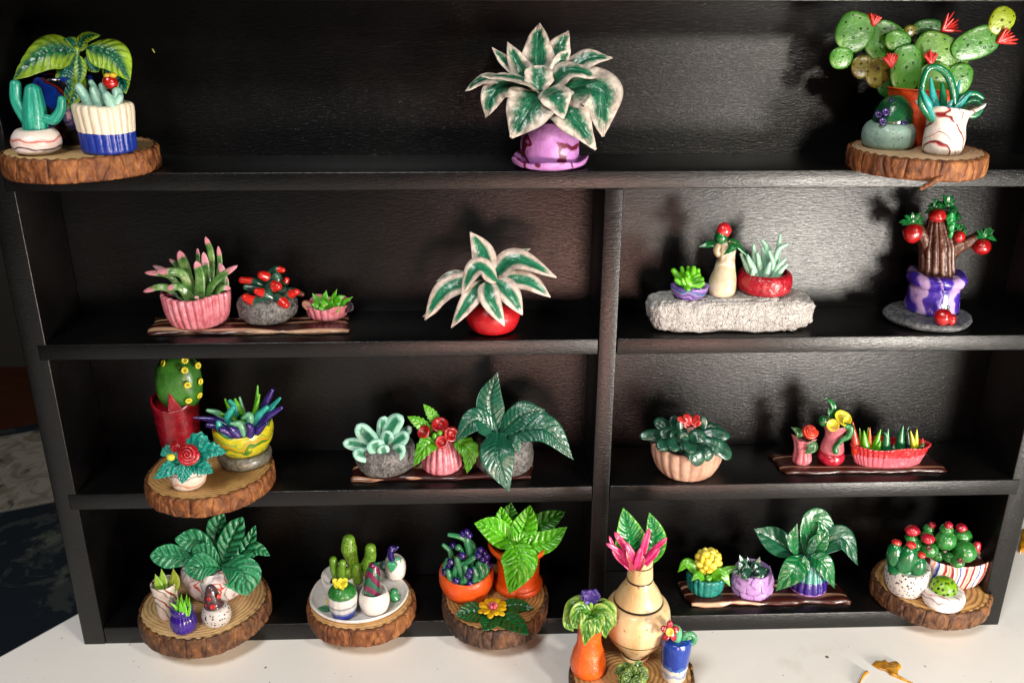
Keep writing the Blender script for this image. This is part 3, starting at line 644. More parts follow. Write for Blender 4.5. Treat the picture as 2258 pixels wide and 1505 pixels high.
TG = streaky('0f6a48', '1c8a5e', rough=.25, coat=.4); TQ = streaky('2a9a96', '45b8b0', rough=.25, coat=.4)
for pts, r, d, m in (([(910, 950), (850, 820), (800, 715)], (30, 30, 10), (40, 100, 110), TQ), ([(930, 920), (890, 780), (868, 615)], (36, 32, 8), (40, 60), TQ), ([(985, 950), (1005, 870), (1035, 795)], (36, 32, 10), (50, 110, 120), TQ), ([(1000, 920), (1090, 830), (1182, 735)], (34, 28, 8), (60, 80), TQ),
                     ([(1000, 920), (1060, 780), (1098, 640)], (26, 22, 8), (0, -20), TQ), ([(955, 920), (965, 780), (960, 660)], (34, 30, 14), (20, 30), TG), ([(870, 920), (800, 740), (830, 570), (905, 528), (1000, 590), (1045, 720), (1050, 830)], (30, 26, 24, 26, 30, 30, 26), (30, 60, 70, 60), TG),
                     ([(1010, 920), (1120, 770), (1210, 740), (1278, 775)], (30, 28, 24, 16), (20, 20), TG), ([(1020, 930), (1140, 820), (1230, 800), (1262, 855), (1215, 915), (1130, 912)], (28, 26, 24, 24, 22, 16), (40, 60), TG), ([(890, 950), (800, 830), (785, 690)], (30, 30, 8), (30, 70, 80), TG)):
    t.tube(m, pts, r, d, name='leaf', n=10, ns=22)

# ================= row 2, left tray
TRAYM = lambda off, sc=1.0, bias=0: marble(((0, '3a1712'), (.34, '471d16'), (.44, 'd6ae8e'), (.56, 'e3c0a2'), (.62, '54251b'), (.9, '3d1812'), (1, 'c99f80')), 22*sc, 6.5, 'Y', .32, .3, .55, off, sc=(.22, 1.2, 2.0))
TRAYD = marble(((0, '3a1712'), (.6, '4a2018'), (.7, '5e3024'), (.76, 'c9a288'), (.82, '4a2018'), (1, '3a1712')), 26, 5, 'Y', .3, .35, .55, 2.0, sc=(.22, 1.2, 2.0))
tr = tray_('dark brown and cream marbled clay tray under the pink tipped succulent', R2A, 150, 2140, 1082, 470, 46, ZB, TRAYM(0.6), 2, skew=-30)
zt = tr.top
PINK = streaky('b8687a', 'd58c98', along=.6, across=3, rough=.38, coat=.2); PINKC = clay('c8727e', 'dc95a0', rough=.36, coat=.2, vs=260)
t = Th('potted_succulent', 'green succulent with pink tips in a pink ribbed clay pot', 'succulent', R2A, 634, 1032, 255, zt)
t.pot(PINKC, [(245, 0), (285, 30), (322, 130), (338, 250), (340, 312), (312, 318), (285, 270), (0, 255)], flute=(27, .1, 1.2), rim=(3, 9))
t.pot(SOIL, [(290, 255), (200, 268), (0, 275)], name='soil')
PT = tipped('4a7a3a', 'dc9aa6', .78, base2='7fa562'); PT2 = tipped('3f6e36', 'd8a2ac', .62, base2='6c955a')
for pts, w, d, m in (([(630, 730), (640, 500), (598, 338)], 150, (120, 150, 130), PT), ([(550, 720), (490, 420), (428, 235)], 165, (20, 0, -10), PT), ([(560, 720), (460, 470), (195, 445)], 140, (60, 100, 110), PT), ([(530, 720), (340, 490), (82, 455)], 110, (20, 60, 60), PT), ([(520, 720), (280, 600), (70, 645)], 110, (100, 150, 150), PT),
                     ([(550, 735), (440, 600), (305, 612)], 125, (150, 200, 220), PT), ([(680, 720), (800, 530), (1012, 385)], 120, (110, 140, 130), PT), ([(740, 700), (750, 300), (690, 95)], 105, (-20, -50, -60), PT), ([(720, 700), (700, 430), (672, 250)], 120, (50, 40, 20), PT2), ([(800, 700), (835, 380), (818, 190)], 85, (-40, -70), PT),
                     ([(820, 700), (870, 500), (832, 355)], 110, (40, 20), PT2), ([(760, 720), (840, 610), (942, 612)], 105, (100, 120), PT), ([(600, 760), (605, 715), (598, 685)], 75, (255, 275, 270), PT2), ([(560, 640), (420, 400), (330, 318)], 85, (-40, -80), PT), ([(640, 640), (620, 350), (612, 212)], 70, (-60, -90), PT), ([(520, 690), (330, 470), (165, 385)], 95, (-10, -30), PT2), ([(840, 700), (900, 600), (890, 470)], 85, (-20, -40), PT)):
    t.leaf(m, pts, w*.8, d, th=w*.34, prof='finger', fold=.1, nu=11)
t = Th('potted_succulent', 'dark green succulent with plump red tips in a rough grey stone pot', 'succulent', R2A, 1325, 988, 225, zt)
GREY = stone('2a2a2c', '9c9b98', 330, .42, amt=3.2)
t.pot(GREY, [(215, 0), (270, 40), (293, 120), (280, 190), (235, 238), (150, 250), (0, 255)], noise=22, nsc=120)
RT_ = tipped('1f4a3a', 'cf2e22', .66, .05, '3d6a58', .25, .4); RT2 = tipped('274f40', 'c8281e', .50, .05, '3d6a58', .25, .4)
for pts, r, d, m in (([(1310, 620), (1190, 560), (1050, 530)], (50, 58, 46), (0, 40), RT_), ([(1340, 560), (1300, 500), (1250, 480)], (50, 62, 58), (40, 110), RT2), ([(1330, 460), (1400, 425), (1462, 430)], (38, 46, 38), (-20, 0), RT_), ([(1390, 580), (1400, 510), (1395, 485)], (55, 66, 56), (40, 80), tipped('1f4a3a', '3d6a58', .8)), ([(1330, 600), (1380, 590), (1415, 592)], (60, 70, 58), (110, 160), RT2),
                     ([(1370, 720), (1290, 670), (1200, 640)], (62, 66, 46), (130, 180), RT_), ([(1340, 760), (1200, 750), (1085, 700)], (58, 68, 52), (170, 200), RT_), ([(1400, 700), (1450, 740), (1490, 775)], (56, 68, 56), (150, 220), RT2), ([(1400, 690), (1510, 680), (1600, 645)], (52, 58, 44), (60, 120), RT_), ([(1450, 640), (1560, 640), (1655, 672)], (44, 46, 34), (-20, 0), tipped('1f4a3a', '6a3a30', .6)),
                     ([(1440, 600), (1480, 560), (1500, 525)], (46, 46, 40), (-30, -40), RT_), ([(1300, 640), (1180, 610), (1090, 600)], (50, 52, 40), (60, 90), tipped('1f4a3a', '35604e', .8)), ([(1280, 650), (1360, 640), (1480, 640)], (60, 70, 60), (40, 60), tipped('1f4a3a', '35604e', .8))):
    t.tube(m, pts, tuple(q*f for q, f in zip(r, (.8, .88, .74))), d, name='leaf', n=14, ns=12)
t = Th('potted_succulent', 'small bright lime rosette in a tiny pink pot with ragged rim', 'succulent', R2A, 1910, 946, 165, zt)
t.pot(PINKC, [(160, 0), (195, 22), (212, 75), (225, 118), (232, 140), (205, 136), (170, 105), (0, 95)], flute=(18, .09, .8), rim=(4, 14, .05))
for pts, w, d in (([(1880, 830), (1810, 740), (1755, 660)], 80, (60, 20)), ([(1890, 810), (1880, 720), (1895, 630)], 85, (40, 0)), ([(1940, 810), (1960, 720), (2002, 618)], 60, (0, -20)), ([(1960, 820), (2020, 720), (2078, 685)], 80, (20, 20)), ([(1900, 840), (1880, 780), (1862, 730)], 85, (130, 150)), ([(1920, 840), (1940, 780), (1955, 735)], 90, (110, 120)), ([(1950, 840), (2000, 780), (2040, 760)], 80, (110, 130)), ([(1870, 840), (1800, 790), (1745, 765)], 80, (110, 130)), ([(1900, 850), (1860, 830), (1820, 800)], 80, (150, 180)), ([(1960, 830), (2060, 760), (2160, 695)], 70, (0, 20)), ([(1960, 850), (2000, 820), (2045, 800)], 70, (150, 180))):
    t.leaf(streaky('4a9a1c', '6fc22a', rough=.28, coat=.4), pts, w, d, th=34, prof='lance', fold=.1)
t.leaf(clay('7a4436', '96604a'), [(1790, 840), (1720, 790), (1655, 745)], 90, (120, 140), th=20, prof='petal'); t.leaf(clay('2a1a20', '3a2228'), [(2040, 850), (2120, 800), (2165, 770)], 110, (60, 60), th=20, prof='petal')

# ================= row 2, red pot
t = Th('potted_plant', 'green leaves with thick cream edges drooping over a round red pot', 'plant', R2B, 1042, 1390, 170, ZB)
t.pot(clay('b5121e', 'c9222c', rough=.42, vs=90), [(165, 0), (270, 45), (330, 160), (335, 240), (290, 330), (200, 380), (0, 385)], noise=5)
for pts, w, d, kw in (([(985, 700), (920, 380), (762, 118)], 300, (30, -20, -60), dict(roll=12)), ([(1050, 690), (1330, 470), (1825, 680)], 320, (60, 90, 170), dict(roll=8)), ([(1180, 520), (1350, 390), (1505, 325)], 100, (-60, -90), dict()), ([(1080, 700), (1460, 730), (1750, 920)], 260, (120, 170, 200), dict()),
                      ([(1060, 710), (1240, 880), (1405, 1140)], 290, (160, 300, 360), dict()), ([(980, 720), (1010, 950), (1185, 1275)], 265, (200, 390, 450), dict()), ([(930, 720), (760, 960), (530, 1295)], 240, (180, 350, 420), dict()), ([(880, 700), (470, 830), (205, 1200)], 290, (120, 190, 230), dict()),
                      ([(1090, 735), (850, 560), (655, 890)], 270, (190, 260, 330), dict(roll=-10)), ([(820, 690), (560, 630), (345, 725)], 95, (0, -20, 0), dict())):
    t.leaf(VAR2, pts, w, d, th=46, fold=.18, prof='ovate', cup=.1, **kw)
t.leaf(clay('c9a596'), [(420, 1000), (280, 1110), (178, 1160)], 90, (150, 190), th=30)

# ================= row 2, stone bench
t = Th('stone_block', 'long pale grey speckled stone block carrying three small pots', 'stone', R2C, 1070, 1392, 265, ZB)
HB = 395*t.k/t.c
def rockmat():
    n = NT('pale_stone'); v = n.coord()
    vo = n.n('TexVoronoi', feature='DISTANCE_TO_EDGE', i_Scale=230); wv = n.n('VectorMath', operation='ADD'); nn = n.n('TexNoise', i_Scale=120.0); n.l(v, nn.inputs['Vector'])
    sc = n.n('VectorMath', operation='SCALE'); n.l(nn.outputs['Color'], sc.inputs[0]); sc.inputs['Scale'].default_value =   .028; n.l(v, wv.inputs[0]); n.l(sc.outputs[0], wv.inputs[1]); n.l(wv.outputs[0], vo.inputs['Vector'])
    cr = n.ss(vo.outputs['Distance'], 0, .12); vs_ = n.n('TexVoronoi', i_Scale=520); n.l(v, vs_.inputs['Vector'])
    sp = n.math('MULTIPLY', n.ss(vs_.outputs['Distance'], .27, .2), n.ss(n.noise(v, 300, 1), .5, .56))
    col = n.mix(n.noise(v, 90, 4), lin('d2d0cb'), lin('a5a4a2')); col = n.mix(n.math('MULTIPLY', sp, .8), col, lin('2f2c2a'))
    h = n.math('ADD', n.math('MULTIPLY', cr, .18), n.noise(v, 170, 5, .62, .7))
    return n.out(col, .5, n.bump(h, .0020, .9))
rk = blob_s((0, 0, 0), (1, 1, 1), nu=150, nv=70, ex=.46)
P = rk[0]*np.array((965*t.k, 262*t.k, HB/2*1.02)); nse = fbm(P, 110, 3, 4); ridg = np.abs(fbm(P, 170, 9, 3)); P = P+nz(P/np.array((4, 1, 1)))*((.0013*nse-.0030*(1-np.clip(ridg*4, 0, 1))*.35)[:, None])
P[:, 2] = np.clip(P[:, 2], -HB/2, HB/2+.0002*nse); P[:, 2] += HB/2
t.add('rock', (P+t.B, rk[1], rk[2]), rockmat()); zt = ZB+HB-.0006
t = Th('potted_succulent', 'bright lime finger succulent in a small purple and teal swirled pot', 'succulent', R2C, 614, 1002, 140, zt)
t.pot(marble(((0, '5a3a9a'), (.2, '6a48a8'), (.28, 'b79ad2'), (.4, '4a2f86'), (.55, 'a98cc8'), (.64, '2f8a9c'), (.74, '6a4aa6'), (1, 'b59ad0')), 34, 5, 'Z'), [(125, 0), (170, 25), (205, 78), (214, 122), (206, 142), (160, 146), (0, 132)], rim=(4, 8, .03))
LIME = clay('5fb41a', '78c828', rough=.32, coat=.25)
for pts, r, d in (([(560, 810), (490, 720), (440, 655)], 44, (0, 0)), ([(590, 800), (550, 700), (535, 625)], 32, (-20, -40)), ([(620, 800), (605, 720), (598, 680)], 36, (60, 60)), ([(620, 790), (615, 700), (612, 620)], 34, (-40, -60)), ([(640, 800), (665, 700), (672, 625)], 42, (10, 0)), ([(670, 800), (710, 720), (725, 650)], 34, (0, -10)), ([(660, 820), (720, 770), (765, 755)], 44, (70, 70)), ([(640, 820), (690, 740), (730, 710)], 44, (40, 30)), ([(610, 840), (600, 860), (610, 872)], 46, (110, 180)), ([(650, 840), (720, 830), (775, 800)], 44, (120, 150)), ([(600, 830), (560, 790), (545, 760)], 42, (100, 120)), ([(570, 820), (500, 780), (470, 760)], 36, (90, 100)), ([(640, 830), (610, 790), (590, 750)], 48, (110, 130))):
    t.tube(LIME, pts, (r, r, r*.7), d, name='leaf', n=10, ns=9)
t = Th('vase', 'tall pearly cream waisted vase with a red bud and green arms', 'vase', R2C, 985, 976, 138, zt)
t.pot(marble(((0, 'e0d6bc'), (.4, 'd2c4a2'), (.6, 'e9e0cc'), (.8, 'c0b094'), (1, 'e2d9c2')), 10, 8, 'Z', .25, .4), [(130, 0), (150, 30), (156, 110), (146, 200), (122, 290), (106, 380), (102, 460), (106, 530), (98, 590), (60, 612), (0, 610)], shear=(28, 0), noise=8)
t.tube(clay('bba98a', rough=.25, coat=.4), [(950, 470), (935, 420), (955, 370)], (36, 42, 34), (90, 90), name='handle', n=10)
GR = clay('0f5a2c', '1a7a3c', rough=.25, coat=.4)
t.blob(GR, 985, 275, 10, (74, 70, 85), name='calyx'); t.blob(clay('b81a22', 'd0343a', rough=.3, coat=.3), 1018, 195, 0, (82, 78, 88), name='bud', noise=.06)
for pts, w, d in (([(960, 350), (850, 355), (728, 388)], 85, (40, 50)), ([(1040, 350), (1140, 340), (1300, 505)], 95, (20, 40)), ([(1060, 330), (1120, 390), (1008, 478)], 95, (60, 130, 130))): t.leaf(GR, pts, w, d, th=30, prof='lance')
t = Th('potted_succulent', 'mint green finger succulent in a low crimson bowl', 'succulent', R2C, 1464, 972, 265, zt)
t.pot(clay('a31226', 'b82438', rough=.3, coat=.3, amt=3), [(250, 0), (300, 30), (322, 110), (312, 190), (275, 232), (245, 228), (215, 190), (0, 180)], noise=7, nsc=160)
MG = streaky('8fc4a8', 'b4dcc6', along=1.0, across=3)
for pts, r, d in (([(1350, 760), (1280, 600), (1215, 465)], 40, (60, 40)), ([(1400, 760), (1340, 610), (1285, 485)], 44, (110, 110)), ([(1420, 760), (1370, 560), (1358, 365)], 40, (10, -20)), ([(1450, 760), (1430, 600), (1400, 465)], 44, (60, 60)), ([(1500, 740), (1480, 500), (1455, 400)], 40, (-30, -60)), ([(1560, 700), (1520, 420), (1455, 310)], 40, (-60, -80)), ([(1590, 720), (1640, 430), (1662, 248)], 38, (0, -20)), ([(1590, 740), (1630, 440), (1748, 352)], 32, (40, 40)), ([(1520, 760), (1580, 590), (1535, 435)], 40, (70, 70)), ([(1560, 770), (1630, 620), (1725, 520)], 36, (90, 110)), ([(1600, 780), (1660, 670), (1738, 588)], 38, (120, 140)), ([(1490, 780), (1510, 680), (1545, 570)], 44, (150, 160)), ([(1350, 775), (1350, 700), (1345, 650)], 34, (150, 170))):
    t.tube(MG, pts, (r, r*.95, r*.45), d, name='leaf', n=10, ns=12)

# ================= row 2, tree
t = Th('stone_plate', 'flat dark grey stone plate under the little fruit tree', 'stone', R2D, 605, 1417, 400, ZB)
t.add('slab', t.lathes([(330, 0), (400, 18), (430, 50), (415, 72), (360, 82), (0, 86)], noise=22, nsc=60, squash=.9, n=80), stone('33363a', '85888a', 260, .5, amt=1.5)); zt = ZB+t.h(84)
t = Th('potted_tree', 'little tree with red fruit and thick brown trunk in a purple striped pot', 'tree', R2D, 655, 1245, 235, zt)
PM = marble(((0, '3a2290'), (.3, '4b32a4'), (.42, 'c3a8d6'), (.6, 'cdb6dc'), (.66, '5a3fb0'), (.9, '3d2596'), (1, 'b79cd2')), 12, 3.0, 'X', .28, .35, off=1.0)
t.pot(PM, [(235, 0), (248, 20), (240, 120), (228, 220), (222, 242), (255, 258), (276, 305), (262, 345), (225, 362), (190, 350), (0, 340)], rim=(6, 9, .03), noise=6, nsc=140)
TR = streaky('3a2014', '5c3626', '8a5a40', along=.8, across=14, rough=.4, amt=2.5)
t.tube(TR, [(710, 880), (712, 740), (715, 560), (712, 330)], (178, 162, 158, 86), 0, name='trunk', n=96, groove=.26, gn=13, ns=30)
t.tube(TR, [(800, 640), (900, 570), (1010, 530), (1130, 450)], (95, 75, 58, 36), (20, 20), name='branch', n=20, groove=.18, gn=8)
t.tube(TR, [(650, 640), (580, 480), (530, 380)], (80, 62, 44), (10, 0), name='branch', n=18, groove=.18, gn=8)
BER = clay('9c1018', 'b82224', rough=.28, coat=.35)
for x, y, d, r in ((482, 445, 40, (86, 80, 95)), (716, 282, 70, (80, 76, 64)), (922, 478, 110, (54, 54, 58)), (1135, 575, 70, (84, 78, 72))): t.blob(BER, x, y, d, r, name='fruit', noise=.08)
GL = clay('125a2c', '1e8040', rough=.28, coat=.35)
for x, y, d, L, a in ((480, 345, 30, 150, 95), (700, 220, 20, 130, 120), (810, 200, 0, 150, 75), (860, 300, 60, 120, 70), (935, 425, 100, 100, 60), (1165, 480, 60, 140, 75)): t.bush(GL, x, y, d, L*.8, a)
t.add('leaf_tuft', [t.blobs(845, 300, 110, (42, 34, 60), noise=.3), t.blobs(850, 380, 115, (36, 30, 55), noise=.3), t.blobs(845, 450, 118, (24, 22, 48), noise=.25)], clay('1d8a45', '2aa558', rough=.28, coat=.35))
t = Th('fallen_fruit', 'single red fruit with a green stalk lying at the foot of the purple striped pot', 'fruit', R2D, 790, 1328, 70, zt)
t.blob(BER, 770, 1240, 30, (84, 78, 82), name='fruit', noise=.07); t.blob(BER, 850, 1265, 20, (42, 50, 58), name='fruit_lobe', noise=.06)
t.tube(GL, [(790, 1180), (825, 1165), (815, 1135)], (12, 14, 10), (20, 20))

# ================= row 3, left slice
sl = slice_('wood slice on the middle shelf under the yellow dotted cactus', R3A, 670, 1470, 578, ZC, 158, 0, ('cfa870', 'a67c48'), seed=5); zt = sl.top
t = Th('potted_cactus', 'tall rounded green cactus with yellow rings in a tall crimson pot', 'cactus', R3A, 408, 985, 150, zt)
CR = clay('8f1224', 'a31c30', rough=.28, coat=.4)
t.pot(CR, [(145, 0), (160, 40), (176, 200), (190, 380), (198, 450), (196, 478), (184, 476), (170, 420), (0, 400)], rim=(2, 36, 0, 1.57))
t.blob(clay('3a7228', '4d8a36', rough=.36, coat=.2, vs=90), 376, 285, 0, (192, 160, 260), name='cactus_body', nu=36, nv=24, noise=.03, ex=.82)
t.leaf(CR, [(360, 560), (320, 470), (292, 380)], 120, (165, 168, 166), th=14, prof='spike')
YEL = clay('d9cf2a', 'e6de4c', rough=.4)
for x, y, d in ((237, 118, 110), (425, 95, 130), (541, 140, 60), (424, 182, 158), (217, 262, 85), (450, 312, 155), (563, 280, 55), (235, 380, 110), (460, 448, 150), (556, 402, 60)):
    nx = (x-378)/190; t.ring(YEL, x, y, d+6, 22, 9, (nx*.95, -math.sqrt(max(.1, 1-nx*nx*.9)), (290-y)/420))
t = Th('potted_succulent', 'purple teal and lime spiky plant in a yellow swirled pot on grey foot', 'succulent', R3A, 955, 1072, 215, zt)
t.pot(stone('4a4a40', '8a8778', 200, .4, .2, 1.0), [(200, 0), (228, 20), (236, 55), (222, 92), (190, 105), (0, 108)], name='foot', noise=8)
t.pot(marble(((0, 'c9c02a'), (.28, 'd9d23c'), (.36, '6f9a34'), (.5, '4f7e2c'), (.56, 'd6c832'), (.68, 'c2502a'), (.73, 'd3c430'), (.9, '8aa83a'), (1, 'd4cd38')), 26, 7, 'Z', .3, .3), [(170, 100), (205, 125), (245, 190), (262, 260), (258, 310), (240, 328), (222, 300), (150, 250), (0, 240)], rim=(2, 26, 0, 1.57), shear=(12, 0), noise=8)
VI = clay('2f1a66', '402a80', rough=.28, coat=.4); TE = clay('2aa096', '48b8aa', rough=.28, coat=.3); MI = clay('86c49a', '6fb08c', rough=.3, coat=.3); GG = clay('5aa81e', '76c030', rough=.3, coat=.3)
for m, pts, r, d in ((VI, [(880, 720), (700, 620), (505, 595)], (34, 34, 8), (120, 160)), (VI, [(860, 730), (740, 680), (625, 660)], (34, 36, 22), (160, 190)), (VI, [(920, 780), (870, 730), (835, 695)], (44, 46, 36), (180, 230)), (VI, [(990, 780), (1000, 700), (985, 665)], (38, 38, 30), (190, 230)), (VI, [(1020, 770), (1080, 690), (1140, 640)], (34, 36, 14), (150, 190)), (VI, [(1020, 720), (1130, 600), (1272, 508)], (38, 38, 16), (80, 90)), (VI, [(1030, 660), (1120, 490), (1190, 355)], (40, 40, 20), (-20, -40)), (VI, [(880, 770), (780, 710), (740, 700)], (30, 34, 26), (200, 240)),
                     (TE, [(850, 720), (800, 600), (850, 505)], (36, 32, 22), (120, 120)), (TE, [(870, 680), (880, 520), (820, 450)], (30, 28, 18), (20, 0)), (TE, [(1000, 720), (1070, 580), (1142, 505)], (38, 34, 20), (90, 80)), (TE, [(1030, 680), (1150, 540), (1258, 425)], (34, 30, 12), (0, -10)), (TE, [(840, 770), (740, 690), (720, 640)], (34, 34, 24), (190, 200)), (MI, [(960, 760), (920, 660), (830, 648)], (44, 40, 12), (170, 200)), (MI, [(1000, 730), (990, 580), (932, 600)], (40, 36, 14), (110, 140)), (MI, [(830, 650), (720, 560), (625, 532)], (30, 30, 16), (20, 20)),
                     (GG, [(1010, 700), (1040, 560), (1078, 395)], (30, 26, 8), (40, 20)), (GG, [(1000, 660), (1050, 500), (1062, 318)], (28, 24, 8), (-10, -30)), (GG, [(960, 680), (910, 540), (865, 435)], (30, 26, 12), (20, 0)), (GG, [(880, 660), (820, 520), (778, 435)], (26, 24, 10), (-10, -30)), (MI, [(950, 640), (930, 520), (905, 420)], (24, 20, 10), (-40, -60)), (GG, [(920, 700), (840, 600), (740, 560)], (28, 26, 14), (60, 60)), (VI, [(930, 760), (960, 740), (980, 720)], (120, 130, 110), (40, 40))):
    t.tube(m, pts, r, d, name='leaf', n=10, ns=14)
t = Th('potted_flower', 'red rose with teal holly leaves in a tiny white striped pot', 'flower', R3A, 465, 1247, 130, zt)
t.pot(marble(((0, 'ece4da'), (.3, 'e9ddd0'), (.36, 'c98a4c'), (.44, 'ead9c8'), (.7, 'efe8de'), (.745, '6a6258'), (.78, 'ede5da'), (1, 'efe8e0')), 22, 3, 'Z'), [(115, 0), (148, 35), (166, 110), (168, 160), (150, 175), (0, 165)])
HOL = streaky('178f80', '2cab9a', rough=.3, coat=.3)
for pts, w, d in (([(450, 960), (540, 800), (655, 838)], 190, (60, 100)), ([(470, 960), (640, 880), (790, 905)], 180, (120, 180)), ([(460, 1000), (580, 1030), (672, 1075)], 170, (170, 230)), ([(440, 1000), (420, 1080), (400, 1172)], 160, (190, 250)), ([(420, 980), (290, 1040), (155, 1128)], 170, (160, 210)), ([(410, 950), (290, 890), (212, 925)], 150, (60, 90)), ([(450, 940), (500, 830), (480, 770)], 130, (20, 10))):
    t.leaf(HOL, pts, w, d, th=26, veins=5, vamp=.03, serr=.28, fold=.12)
ROSE = clay('a80f1e', 'c02232', rough=.3, coat=.35)
t.rose(ROSE, 455, 918, 220, 100, (0, -.85, .5)); t.rose(ROSE, 342, 850, 150, 54, (-.3, -.8, .5), name='rose_bud', turns=2); t.blob(YEL, 305, 940, 220, (38, 30, 30), name='berry', noise=.15)

# ================= row 3, second tray
tr = tray_('dark brown marbled clay tray under the three pots with grey stone and pink bases', R3B, 148, 1762, 1052, 330, 42, ZC, TRAYM(3.1, .8), 5, skew=10); zt = tr.top
t = Th('potted_succulent', 'pale mint and green succulent in a dark grey stone pot', 'succulent', R3B, 448, 1020, 190, zt)
t.pot(GREY, [(180, 0), (240, 30), (268, 110), (262, 180), (225, 228), (0, 245)], noise=20, nsc=130)
MV = varieg('2a7a5a', '4a9a78', 'a5d8c4', edge=.42, soft=.2, tip=.86, margin2='bce6d4', wob=.4)
for pts, w, d in (([(400, 770), (280, 650), (188, 545)], 150, (60, 40)), ([(440, 740), (425, 580), (440, 470)], 120, (-10, -30)), ([(450, 740), (500, 570), (598, 468)], 165, (10, 0)), ([(470, 760), (560, 690), (652, 628)], 140, (60, 70)), ([(480, 740), (590, 640), (675, 568)], 100, (-30, -40)), ([(400, 770), (220, 730), (62, 708)], 120, (80, 100)), ([(420, 800), (280, 820), (150, 795)], 135, (140, 190)), ([(440, 810), (530, 810), (615, 735)], 150, (140, 190)), ([(400, 820), (360, 740), (335, 680)], 160, (170, 190)), ([(440, 820), (425, 770), (410, 730)], 110, (190, 200)), ([(450, 740), (460, 660), (480, 600)], 120, (60, 50))):
    t.leaf(MV, pts, w, d, th=44, prof='tongue', fold=.1, nu=11)
t = Th('potted_flower', 'red cup flowers with lime leaves in a pink ribbed clay pot', 'flower', R3B, 945, 1006, 165, zt)
t.pot(PINKC, [(155, 0), (182, 25), (182, 80), (160, 170), (125, 245), (90, 262), (0, 265)], flute=(17, .12, 0))
LV = streaky('4a9a18', '74bc30', rough=.3, coat=.3)
for pts, w, d in (([(900, 700), (800, 740), (695, 915)], 180, (100, 190, 200)), ([(1060, 680), (1190, 780), (1170, 978)], 190, (90, 170, 180)), ([(860, 620), (740, 530), (638, 475)], 120, (40, 40)), ([(920, 560), (850, 450), (780, 365)], 110, (0, -20))): t.leaf(LV, pts, w, d, th=26, veins=6, vamp=.03, serr=.2)
t.blob(LV, 925, 620, 150, (26, 24, 24), name='bud'); t.blob(LV, 880, 650, 140, (24, 24, 34), name='bud')
for x, y, d, R, ax in ((928, 552, 60, 78, (0, -.6, .8)), (1025, 632, 120, 70, (.4, -.8, .4)), (785, 612, 100, 62, (-.45, -.6, .7)), (945, 702, 180, 58, (0, -.8, .55))):
    t.add('flower', t.lathes([(R*.2, -R*.35), (R*.8, -R*.3), (R*1.0, 0), (R*.92, R*.22), (R*.62, R*.2), (R*.4, -R*.08), (R*.15, -R*.15), (0, -R*.1)], at=t.p(x, y, d), axis=ax, n=24, noise=3), clay('a3161c', 'bb2a2c', rough=.28, coat=.4))
t = Th('potted_plant', 'dark green plant with long drooping ribbed leaves in a block of grey stone', 'plant', R3B, 1500, 1018, 235, zt)
t.pot(GREY, [(232, 0), (252, 25), (262, 140), (250, 250), (205, 300), (0, 312)], noise=16, nsc=120)
DG = streaky('1c5a44', '2a7058', rough=.3, coat=.3)
for pts, w, d, kw in (([(1460, 680), (1372, 360), (1440, 78)], 250, (60, 0, -30), {}), ([(1460, 670), (1250, 505), (1058, 702)], 220, (120, 220, 260), {}), ([(1470, 680), (1400, 700), (1330, 800)], 150, (140, 240, 270), {}), ([(1480, 680), (1580, 700), (1640, 800)], 140, (120, 220, 260), {}), ([(1450, 650), (1650, 460), (1860, 412)], 215, (60, 70, 40), {}), ([(1470, 660), (1850, 580), (2115, 858)], 260, (90, 150, 200), {}), ([(1455, 620), (1440, 830), (1545, 1145)], 300, (170, 390, 430), dict(pet=.5)), ([(1480, 600), (1650, 410), (1830, 400)], 150, (-30, -60), {}), ([(1560, 620), (1780, 470), (1950, 540)], 150, (-20, -50), {}), ([(1420, 640), (1300, 500), (1230, 480)], 120, (0, -40), {})):
    t.leaf(DG, pts, w, d, th=22, veins=12, vamp=.026, fold=.1, prof='lance', **kw)

# ================= row 3, right
t = Th('potted_succulent', 'dark green fleshy rosette with a red flower in a cream fluted bowl', 'succulent', R3C, 385, 642, 165, ZC)
t.pot(clay('cfae98', 'c09a84', rough=.45), [(150, 0), (200, 20), (245, 95), (262, 170), (262, 205), (240, 212), (200, 180), (0, 170)], flute=(22, .05, .3), noise=4)
DS = clay('1f4f3e', '2f6650', rough=.3, coat=.3)
for pts, w, d in (([(370, 380), (220, 320), (62, 318)], 90, (20, 40)), ([(350, 350), (240, 250), (165, 212)], 90, (-30, -60)), ([(350, 400), (250, 380), (180, 400)], 95, (90, 150)), ([(370, 410), (310, 380), (300, 425)], 110, (150, 290)), ([(410, 420), (450, 440), (492, 525)], 120, (150, 290, 300)), ([(430, 400), (590, 390), (708, 472)], 120, (80, 190, 190)), ([(420, 400), (530, 370), (608, 400)], 100, (130, 200)), ([(430, 370), (560, 310), (700, 322)], 100, (30, 60)), ([(420, 350), (520, 270), (650, 285)], 95, (-40, -40)), ([(390, 340), (360, 270), (350, 205)], 75, (60, 60)), ([(440, 320), (500, 250), (520, 185)], 70, (0, 0)), ([(390, 410), (420, 390), (400, 435)], 130, (170, 300)), ([(400, 370), (460, 320), (530, 345)], 95, (130, 160)), ([(380, 390), (330, 330), (270, 320)], 100, (110, 150)), ([(380, 360), (290, 300), (200, 310)], 90, (60, 100)), ([(390, 330), (310, 230), (310, 175)], 70, (-30, -60)), ([(390, 400), (370, 330), (380, 290)], 80, (170, 180)), ([(420, 420), (520, 430), (560, 490)], 100, (140, 250, 260))):
    t.leaf(DS, pts, w, d, th=34, prof='tongue', fold=.12)
fl = clay('a01c1c', 'b83028', rough=.3, coat=.3)
